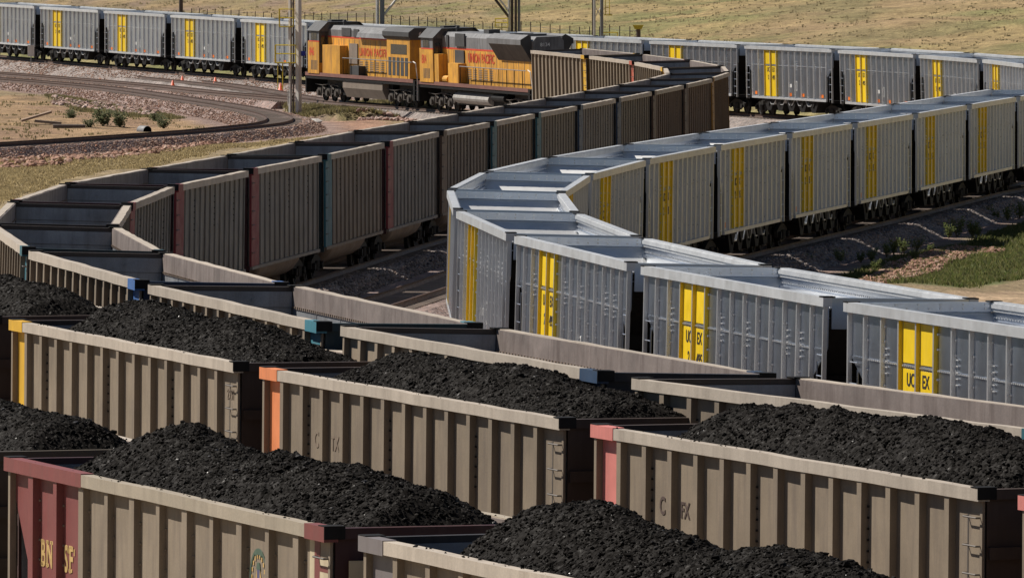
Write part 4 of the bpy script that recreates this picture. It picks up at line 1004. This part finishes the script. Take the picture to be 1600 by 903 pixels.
# power pole
x = xcol(283, 655); r = tag(link('utility_pole', MB().bar((0,0,0),(0,0,11),.17,10,.12).box(-1.2,1.2,-.06,.06,9.8,9.95).mesh('utility_pole', DARKP), loc=(x,655,gz(x,655)-.2)), 'dark wooden utility pole beyond the wire fence at upper left', 'utility pole')
# wire fence beyond the far train
FL = catmull([(p[0]+22*math.cos(.33), p[1]+22*math.sin(.33), 0) for p in ext(GF,3,0)[:8]], 1.9)
fr = empty('wire_fence', loc=(FL[0][0], FL[0][1], 0)); tag(fr, 'wire fence on thin posts along the embankment behind the far grey train', 'fence')
fz = ground_z(FL[:,0], FL[:,1]); mbp = MB().bar((0,0,-.2),(0,0,1.5),.035,5).mesh('fence_post', DARKP)
o0 = Vector((FL[0][0], FL[0][1], 0)); wires = MB(); vis = 0
for k in range(len(FL)):
    p = Vector((FL[k][0], FL[k][1], fz[k]))-o0
    if k < 96: link('fence_post', mbp, fr, p)
    if k:
        for h in (.4,.8,1.2): wires.bar(q+Vector((0,0,h)), p+Vector((0,0,h)), .012, 3)
    q = p
part(fr, 'wire', wires, GREYP)
# cones
cm = MB().lathe([(.26,.04),(.22,.05),(.05,.72),(0,.74)], n=16); cb = MB().box(-.26,.26,-.26,.26,0,.045); cw = MB().lathe([(.172,.30),(.118,.46)], n=16)
cme, cbe, cwe = cm.mesh('cone_body', CONEO, True), cb.mesh('cone_base', CONEO), cw.mesh('cone_band', WHITE, True)
for px, py, lb in ((270,142.5,'orange traffic cone nearest the camera of the pair beside the switch'),(285,135.5,'orange traffic cone just behind and right of the nearest one'),(336.5,137.5,'orange traffic cone standing alone between the other cones and the mast'),(438.5,147,'orange traffic cone just left of the pale mast foot')):
    p = at_px(px, py); r = empty('traffic_cone', loc=p); tag(r, lb, 'traffic cone', 'orange traffic cones by the tracks')
    link('cone_body', cme, r); link('cone_base', cbe, r)
# square sign seen from behind
p = at_px(48.5, 113); r = empty('track_sign', loc=p); tag(r, 'square grey sign on a thin post beside the tracks at left', 'sign')
part(r, 'post', MB().bar((0,0,0),(0,0,1.9),.035,6), GREYP); sp = part(r, 'sign_panel', MB().box(-.25,.25,-.05,-.03,1.15,2.0), LIGHTM)
# culvert, timbers
p = at_px(226, 206); r = empty('culvert_pipe', loc=p-Vector((0,0,.12)), rz=.5); r.scale = (.62,.62,.62); tag(r, 'grey corrugated culvert pipe end in the dirt beside the curved siding', 'pipe')
n = 24; pr = [(.42*math.cos(t), .3+.42*math.sin(t)) for t in np.linspace(0, 2*math.pi, n+1)]; mb = MB()
for k in range(12): mb.lathe([(.42+.03*(k%2),0),(.42+.03*((k+1)%2),.12)], (0,-.6+.12*k,.3), 20, 'y')
part(r, 'pipe_wall', mb, GREYP); part(r, 'pipe_inside_shade', MB().lathe([(.36,-.6),(.36,.8),(0,.8)], (0,0,.3), 20, 'y'), BLACK)  # black liner stands in for the shade inside the pipe
p = at_px(57, 190); o = link('timber_plank', MB().box(-.95,.95,-.16,.16,0,.12).mesh('timber_plank', TIMBER), loc=p+Vector((0,0,.25)), rot=(.1,-.28,.25)); tag(o, 'pale weathered plank tilted on the dirt at left', 'plank')
p = at_px(75, 193); o = link('timber_plank', MB().box(-.8,.8,-.14,.14,0,.14).mesh('timber_plank', SLEEP), loc=p, rot=(0,.08,-.35)); tag(o, 'dark timber lying beside the tilted pale plank', 'timber')
p = at_px(108, 201); o = link('log', MB().bar((-.95,0,.13),(.95,.2,.13),.14,9,.11).mesh('log', SLEEP), loc=p); tag(o, 'dark log on the dirt slope at left, near the culvert', 'log')
p = at_px(655, 19); o = link('boulder', np_mesh('boulder', *lumps(np.array([[0,0,.2]]), np.array([.55]), np.random.default_rng(3)), GREYP), loc=p); tag(o, 'grey boulder on the grassy hillside above the locomotives', 'boulder')
p = at_px(491, 194); o = link('boulder', np_mesh('boulder', *lumps(np.array([[0,0,.12]]), np.array([.34]), np.random.default_rng(5)), LIGHTM), loc=p); tag(o, 'pale rock on the red gravel below the first locomotive', 'rock')

# ------------------------------------------------------------------ vegetation and loose rock
def leafy(name, cols, soft=2.5):
    m = bpy.data.materials.new(name); m.use_nodes = True; N, Lk = m.node_tree.nodes, m.node_tree.links; P = N['Principled BSDF']; P.inputs['Roughness'].default_value = .8; P.inputs['Specular IOR Level'].default_value = .2
    ge = N.new('ShaderNodeNewGeometry'); cr = N.new('ShaderNodeValToRGB'); e = cr.color_ramp.elements; e[0].color = (*cols[0],1); e[1].color = (*cols[-1],1)
    for i, c in enumerate(cols[1:-1]): x = e.new((i+1)/(len(cols)-1)); x.color = (*c,1)
    Lk.new(ge.outputs['Random Per Island'], cr.inputs[0]); Lk.new(cr.outputs[0], P.inputs['Base Color'])
    if soft:
        ad = N.new('ShaderNodeVectorMath'); ad.operation = 'ADD'; ad.inputs[1].default_value = (0,0,soft); Lk.new(ge.outputs['Normal'], ad.inputs[0])
        no = N.new('ShaderNodeVectorMath'); no.operation = 'NORMALIZE'; Lk.new(ad.outputs[0], no.inputs[0]); Lk.new(no.outputs[0], P.inputs['Normal'])
        tr = N.new('ShaderNodeBsdfTranslucent'); Lk.new(cr.outputs[0], tr.inputs['Color']); mx = N.new('ShaderNodeMixShader'); mx.inputs[0].default_value = .5
        Lk.new(P.outputs[0], mx.inputs[1]); Lk.new(tr.outputs[0], mx.inputs[2]); Lk.new(mx.outputs[0], N['Material Output'].inputs['Surface'])
    return m
DRYG = leafy('dry_grass', [(.34,.26,.13),(.46,.36,.19),(.40,.31,.155),(.52,.42,.24)])
HILLG = leafy('hill_grass', [(.23,.21,.105),(.35,.275,.16),(.31,.25,.14),(.40,.32,.19)])
SCRUBG = leafy('scrub_grass', [(.25,.20,.10),(.18,.165,.07),(.31,.25,.13)])
GREENG = leafy('green_grass', [(.08,.12,.03),(.15,.17,.05),(.24,.22,.09),(.11,.14,.04)])
def grass(label, pts, h, mat, blades=5, w=.035, lean=.35, seed=0, name='grass'):
    rng = np.random.default_rng(seed); n = len(pts)
    if n == 0: return
    P0 = np.repeat(pts, blades, 0) + np.concatenate([rng.normal(0,.10,(n*blades,2)), np.zeros((n*blades,1))], 1)
    H = (np.repeat(np.broadcast_to(h, (n,)), blades)*rng.uniform(.5,1.25,n*blades))[:,None]; a = rng.uniform(0,2*math.pi,n*blades); ln = rng.normal(0,lean,(n*blades,2))
    s = np.stack([np.cos(a),np.sin(a)],1)*w*rng.uniform(.5,1.3,(n*blades,1))
    V = np.empty((n*blades,5,3)); V[:,0,:2] = P0[:,:2]-s; V[:,1,:2] = P0[:,:2]+s; V[:,2,:2] = P0[:,:2]+s*.7+ln*H*.4; V[:,3,:2] = P0[:,:2]+ln*H; V[:,4,:2] = P0[:,:2]-s*.7+ln*H*.4
    V[:,0,2] = V[:,1,2] = P0[:,2]-.03; V[:,2:3,2] = V[:,4:5,2] = P0[:,2:3]+H*.6; V[:,3,2] = (P0[:,2:3]+H)[:,0]
    F = np.arange(n*blades*5).reshape(-1,5)
    tag(link(name, np_mesh(name, V.reshape(-1,3), F, mat)), label, kind='stuff')
def scatter(poly, n, seed, keep=None):
    rng = np.random.default_rng(seed); P_ = np.array(poly); lo, hi = P_.min(0), P_.max(0); out = []
    X, Y = rng.uniform(lo[0],hi[0],n*4), rng.uniform(lo[1],hi[1],n*4); m = inpoly(X, Y, poly)
    if keep is not None: m &= keep(X, Y)
    X, Y = X[m][:n], Y[m][:n]; return np.stack([X, Y, ground_z(X, Y)], 1)
def clear(X, Y, r=4.2):
    d = np.full(X.shape, 1e9)
    for t in TRK.values(): d = np.minimum(d, seg_dist(X, Y, t[::5])[0])
    return d > r
grass('dry golden grass on the left bank', scatter(Z_DRY, 12000, 1, clear), .12, DRYG, 5, .03, .5, 1)
grass('scrubby grass inside the curved siding', scatter(Z_SCRUB, 2600, 2, lambda X,Y: clear(X,Y,3.6)), .17, SCRUBG, 5, .035, .35, 2)
grass('brown grass on the mound below the locomotives', scatter(Z_MOUND, 2600, 3, lambda X,Y: clear(X,Y,2.8)), .26, SCRUBG, 5, .035, .35, 3)
grass('green grass on the right bank', scatter(Z_GREEN, 5200, 4, lambda X,Y: clear(X,Y,4.2)), .17, GREENG, 5, .022, .4, 4)
grass('sparse tufts on the dirt inside the siding', scatter(Z_DIRT, 380, 6, lambda X,Y: clear(X,Y,4)&(fbm(X/3.,Y/6.,91)>.55)), .14, SCRUBG, 5, .035, .4, 6)
def hillkeep(X, Y):
    h, s = seg_dist(X, Y, HILLLINE); return (s > 0)&(h > 19)&(h < 260)&(fbm(X/4., Y/8., 95) > .38)
HP = [ground_at(-60,60,3.), ground_at(1660,110,2.), (80,1100), (-95,1150)]
hp = scatter(HP, 26000, 7, hillkeep)
grass('dry and green grass tufts over the hillside', hp, .10, HILLG, 4, .06, .6, 7)
def basekeep(X, Y):
    h, s = seg_dist(X, Y, HILLLINE); return (s > 0)&(h > 3.6)&(h < 26)&((h < 10)|(h > 19))&(fbm(X/2.5,Y/5.,97)>.5)
grass('green weeds along the foot of the embankment', scatter([ground_at(-60,75,0),ground_at(1660,170,0),(70,800),(-60,900)], 3500, 8, basekeep), .2, GREENG, 5, .05, .4, 8)
def rocks(label, pts, r0, r1, mat, seed):
    rng = np.random.default_rng(seed); rad = rng.uniform(r0, r1, len(pts))**1.0; P0 = pts.copy(); P0[:,2] += rad*.35
    tag(link('loose_rock', np_mesh('loose_rock', *lumps(P0, rad, rng), mat)), label, kind='stuff')
def rockmat(name, cols):
    return leafy(name, cols, 0)
RIPR = rockmat('riprap_rock', [(.22,.11,.075),(.42,.25,.18),(.33,.18,.125),(.50,.36,.28)])
PKR = rockmat('pink_stone', [(.25,.16,.13),(.46,.33,.28),(.36,.22,.17),(.52,.42,.37)])
rocks('pinkish riprap stones on the right bank', scatter(Z_RIP, 3800, 11), .04, .15, RIPR, 11)
rocks('scattered stones along the right bank dirt', scatter(PX((1250,430),(1560,372),(1560,392),(1380,446), z=-.45), 500, 12, clear), .04, .10, RIPR, 12)
rocks('reddish stones along the outer edge of the curved siding', scatter(PX((0,244),(150,236),(300,222),(420,203),(425,207),(300,228),(150,243),(0,252)), 1800, 13), .06, .2, RIPR, 13)
rocks('pale stones in the scrub inside the siding', scatter(PX((85,152),(150,158),(250,170),(240,177),(160,168),(80,160)), 420, 14), .06, .24, PKR, 14)
rocks('stones on the red gravel below the locomotives', scatter(PX((560,178),(660,182),(640,188),(560,186)), 260, 15), .06, .2, PKR, 15)
def beside(line, lo, hi, n, seed, i0, i1):
    rng = np.random.default_rng(seed); seg = line[i0:i1]; k = rng.integers(0, len(seg)-1, n); t = rng.random(n)[:,None]
    c = seg[k]*(1-t)+seg[k+1]*t; d = seg[k+1]-seg[k]; nn = np.stack([d[:,1],-d[:,0]],1); nn /= np.linalg.norm(nn,axis=1)[:,None]
    o = rng.uniform(lo, hi, n); P = c.copy(); P[:,:2] += -nn*o[:,None]; P[:,2] += np.where(np.abs(o) < 1.75, -.2, -.2-(np.abs(o)-1.75)*.485)-.02
    return P
BALS = rockmat('ballast_stone', [(.13,.11,.11),(.30,.26,.24),(.20,.17,.16),(.38,.33,.30),(.27,.19,.16)])
def idx_near(line, y): return int(np.argmin(np.abs(line[:,1]-y)))
fl, bl_ = TRK['far'], TRK['brown']
i0 = [i for i in range(len(fl)) if fl[i,1] < 372][0]
rocks('ballast stones on the shoulder beside the shaded grey hoppers', beside(fl, 1.0, 3.5, 15000, 21, i0, i0+60), .03, .075, BALS, 21)
i1 = [i for i in range(len(bl_)) if bl_[i,1] < 330][0]
rocks('ballast stones on the shoulder beside the shaded gondolas', beside(bl_, .9, 3.2, 12000, 22, i1, i1+60), .03, .07, BALS, 22)
PKS = rockmat('pink_ballast_stone', [(.20,.13,.10),(.37,.25,.19),(.28,.18,.135),(.42,.31,.25),(.36,.18,.12)])
yc, yb_ = TRK['yard_c'], TRK['yard_b']
rocks('pink ballast stones along the curved siding', np.concatenate([beside(yc, 1.3, 3.6, 11000, 31, 3, len(yc)-3), beside(yc, -3.4, -1.3, 9000, 32, 3, len(yc)-3)]), .03, .075, PKS, 31)
rocks('pink ballast stones along the straight yard track', np.concatenate([beside(yb_, 1.3, 3.2, 5500, 33, 3, len(yb_)-2), beside(yb_, -3.2, -1.3, 5500, 34, 3, len(yb_)-2)]), .03, .07, PKS, 33)
j0 = idx_near(fl, 690.); j1 = idx_near(fl, 545.)
rocks('ballast stones on the near shoulder of the far train', beside(fl, -4.2, -1.2, 12000, 35, j0, j1), .03, .08, PKS, 35)
rocks('ballast stones beside the middle track', scatter(PX((600,500),(690,452),(700,500)), 2600, 16), .025, .06, PKR, 16)
# bushes and weeds, one object each
LEAFG = leafy('weed_leaf', [(.09,.13,.035),(.16,.20,.06),(.22,.24,.10),(.12,.155,.05)], 1.)
BUSHG = leafy('sage_leaf', [(.11,.13,.065),(.17,.18,.095),(.22,.22,.13)], 1.)
STEM = M('plant_stem', (.12,.10,.05), .8, 0, .2)
def bush_mesh(seed, r, h, n, leaf, upright):
    rng = np.random.default_rng(seed); V = []; F = []
    stems = MB()
    for k in range(7 if upright else 9):
        a = rng.uniform(0,2*math.pi); tip = np.array([math.cos(a)*r*rng.uniform(.3,.9), math.sin(a)*r*rng.uniform(.3,.9), h*rng.uniform(.6,1.)])
        stems.bar((0,0,-.05), tuple(tip), .018, 4, .006)
        for j in range(n//8):
            t = rng.uniform(.25,1.05); c = tip*t + rng.normal(0, r*.14, 3); c[2] = max(c[2], .03)
            d = rng.normal(size=3); d[2] = abs(d[2])*.6+.2; d /= np.linalg.norm(d); e = np.cross(d, rng.normal(size=3)); e /= np.linalg.norm(e); l = leaf*rng.uniform(.6,1.4)
            b = len(V); V += [c, c+d*l*.5+e*l*.28, c+d*l, c+d*l*.5-e*l*.28]; F.append((b,b+1,b+2,b+3))
    return np.array(V), np.array(F), stems
def plant_proto(name, seed, r, h, n, leaf, mat, up):
    V, F, st = bush_mesh(seed, r, h, n, leaf, up); return np_mesh(name, V, F, mat), st.mesh('stem', STEM)
WEEDS = [plant_proto('foliage', 20+k, .35+.1*k, .75+.12*k, 420, .11, LEAFG, True) for k in range(3)]
BUSHES = [plant_proto('foliage', 30+k, .75, .75, 620, .13, BUSHG, False) for k in range(2)]
def plant(kind, proto, px, py, sc, label, cat, group):
    p = at_px(px, py); r = empty(kind, loc=p, rz=px*.7); r.scale = (sc, sc, sc); tag(r, label, cat, group)
    link('foliage', proto[0], r); link('stem', proto[1], r)
for k, (px, py, sc) in enumerate([(1256,414,1.),(1268,417,.8),(1312,412,.9),(1345,411,.8),(1362,409,.9),(1385,402,.9),(1396,398,1.1),(1412,396,1.),(1432,392,.9),(1454,397,.7),(1482,372,1.),(1496,370,1.3),(1520,371,1.25),(1528,369,.8),(1540,343,1.),(1556,345,.8),(1575,345,1.),(1592,342,1.2),(1430,410,.8),(1370,425,.8)]):
    plant('weed', WEEDS[k%3], px, py, sc*.62, 'leafy green weed growing in the train shadow on the right bank', 'weed', 'weeds on the right bank')
for k, (px, py, sc, lb) in enumerate([(111,188,.8,'small grey-green bush left of the other two on the dirt at left'),(161,197,1.25,'largest grey-green bush on the dirt at left, left of the culvert'),(187,199,1.1,'grey-green bush between the largest bush and the culvert'),(243,193,.8,'low brownish bush up slope of the culvert'),(256,201,.8,'low bush right of the culvert'),(140,201,.7,'small bush beside the dark log'),(560,492,.6,'dry plant beside the middle track')]):
    plant('bush', BUSHES[k%2], px, py, sc, lb, 'bush', 'bushes on the dirt')
rb = random.Random(4)
for k, (px, py) in enumerate([(640,40),(663,35),(700,36),(725,40),(750,42),(955,46),(1150,70),(1170,71),(1245,72),(1292,78),(1370,84),(1395,86),(1500,88),(1545,90),(1590,92),(770,25),(605,28),(580,30)]):
    plant('bush', BUSHES[k%2], px, py-3, rb.uniform(.7,1.2), 'low green bush at the foot of the hillside behind the grey train', 'bush', 'bushes along the hill foot')
# ------------------------------------------------------------------ camera, light, render
cam = bpy.data.cameras.new('camera'); cam.sensor_width = 36; cam.lens = FPX/1600*36; cam.clip_start = 1; cam.clip_end = 9000
co = bpy.data.objects.new('camera', cam); COL.objects.link(co); co.location = (0,0,CAMZ); co.rotation_euler = (math.pi/2-PITCH, 0, 0); scene.camera = co
SUN = Vector((-.59, .31, .74)).normalized()
sl = bpy.data.lights.new('sun', 'SUN'); sl.energy = 5.0; sl.angle = R(.53); sl.color = (1,.94,.85)
so = bpy.data.objects.new('sun', sl); COL.objects.link(so); so.rotation_euler = SUN.to_track_quat('Z','Y').to_euler()
wd = bpy.data.worlds.new('World'); scene.world = wd; wd.use_nodes = True
N, Lk = wd.node_tree.nodes, wd.node_tree.links
sk = N.new('ShaderNodeTexSky'); sk.sky_type = 'NISHITA'; sk.sun_disc = False
sk.sun_elevation = math.asin(SUN.z); sk.sun_rotation = math.atan2(SUN.x, SUN.y); sk.altitude = 1400; sk.air_density = 1.; sk.dust_density = .25; sk.ozone_density = 1.6
bg = N['Background']; bg.inputs[1].default_value = .042; Lk.new(sk.outputs[0], bg.inputs[0])
scene.view_settings.view_transform = 'Standard'; scene.view_settings.look = 'None'; scene.view_settings.exposure = .2; scene.view_settings.gamma = 1
scene.cycles.max_bounces = 6
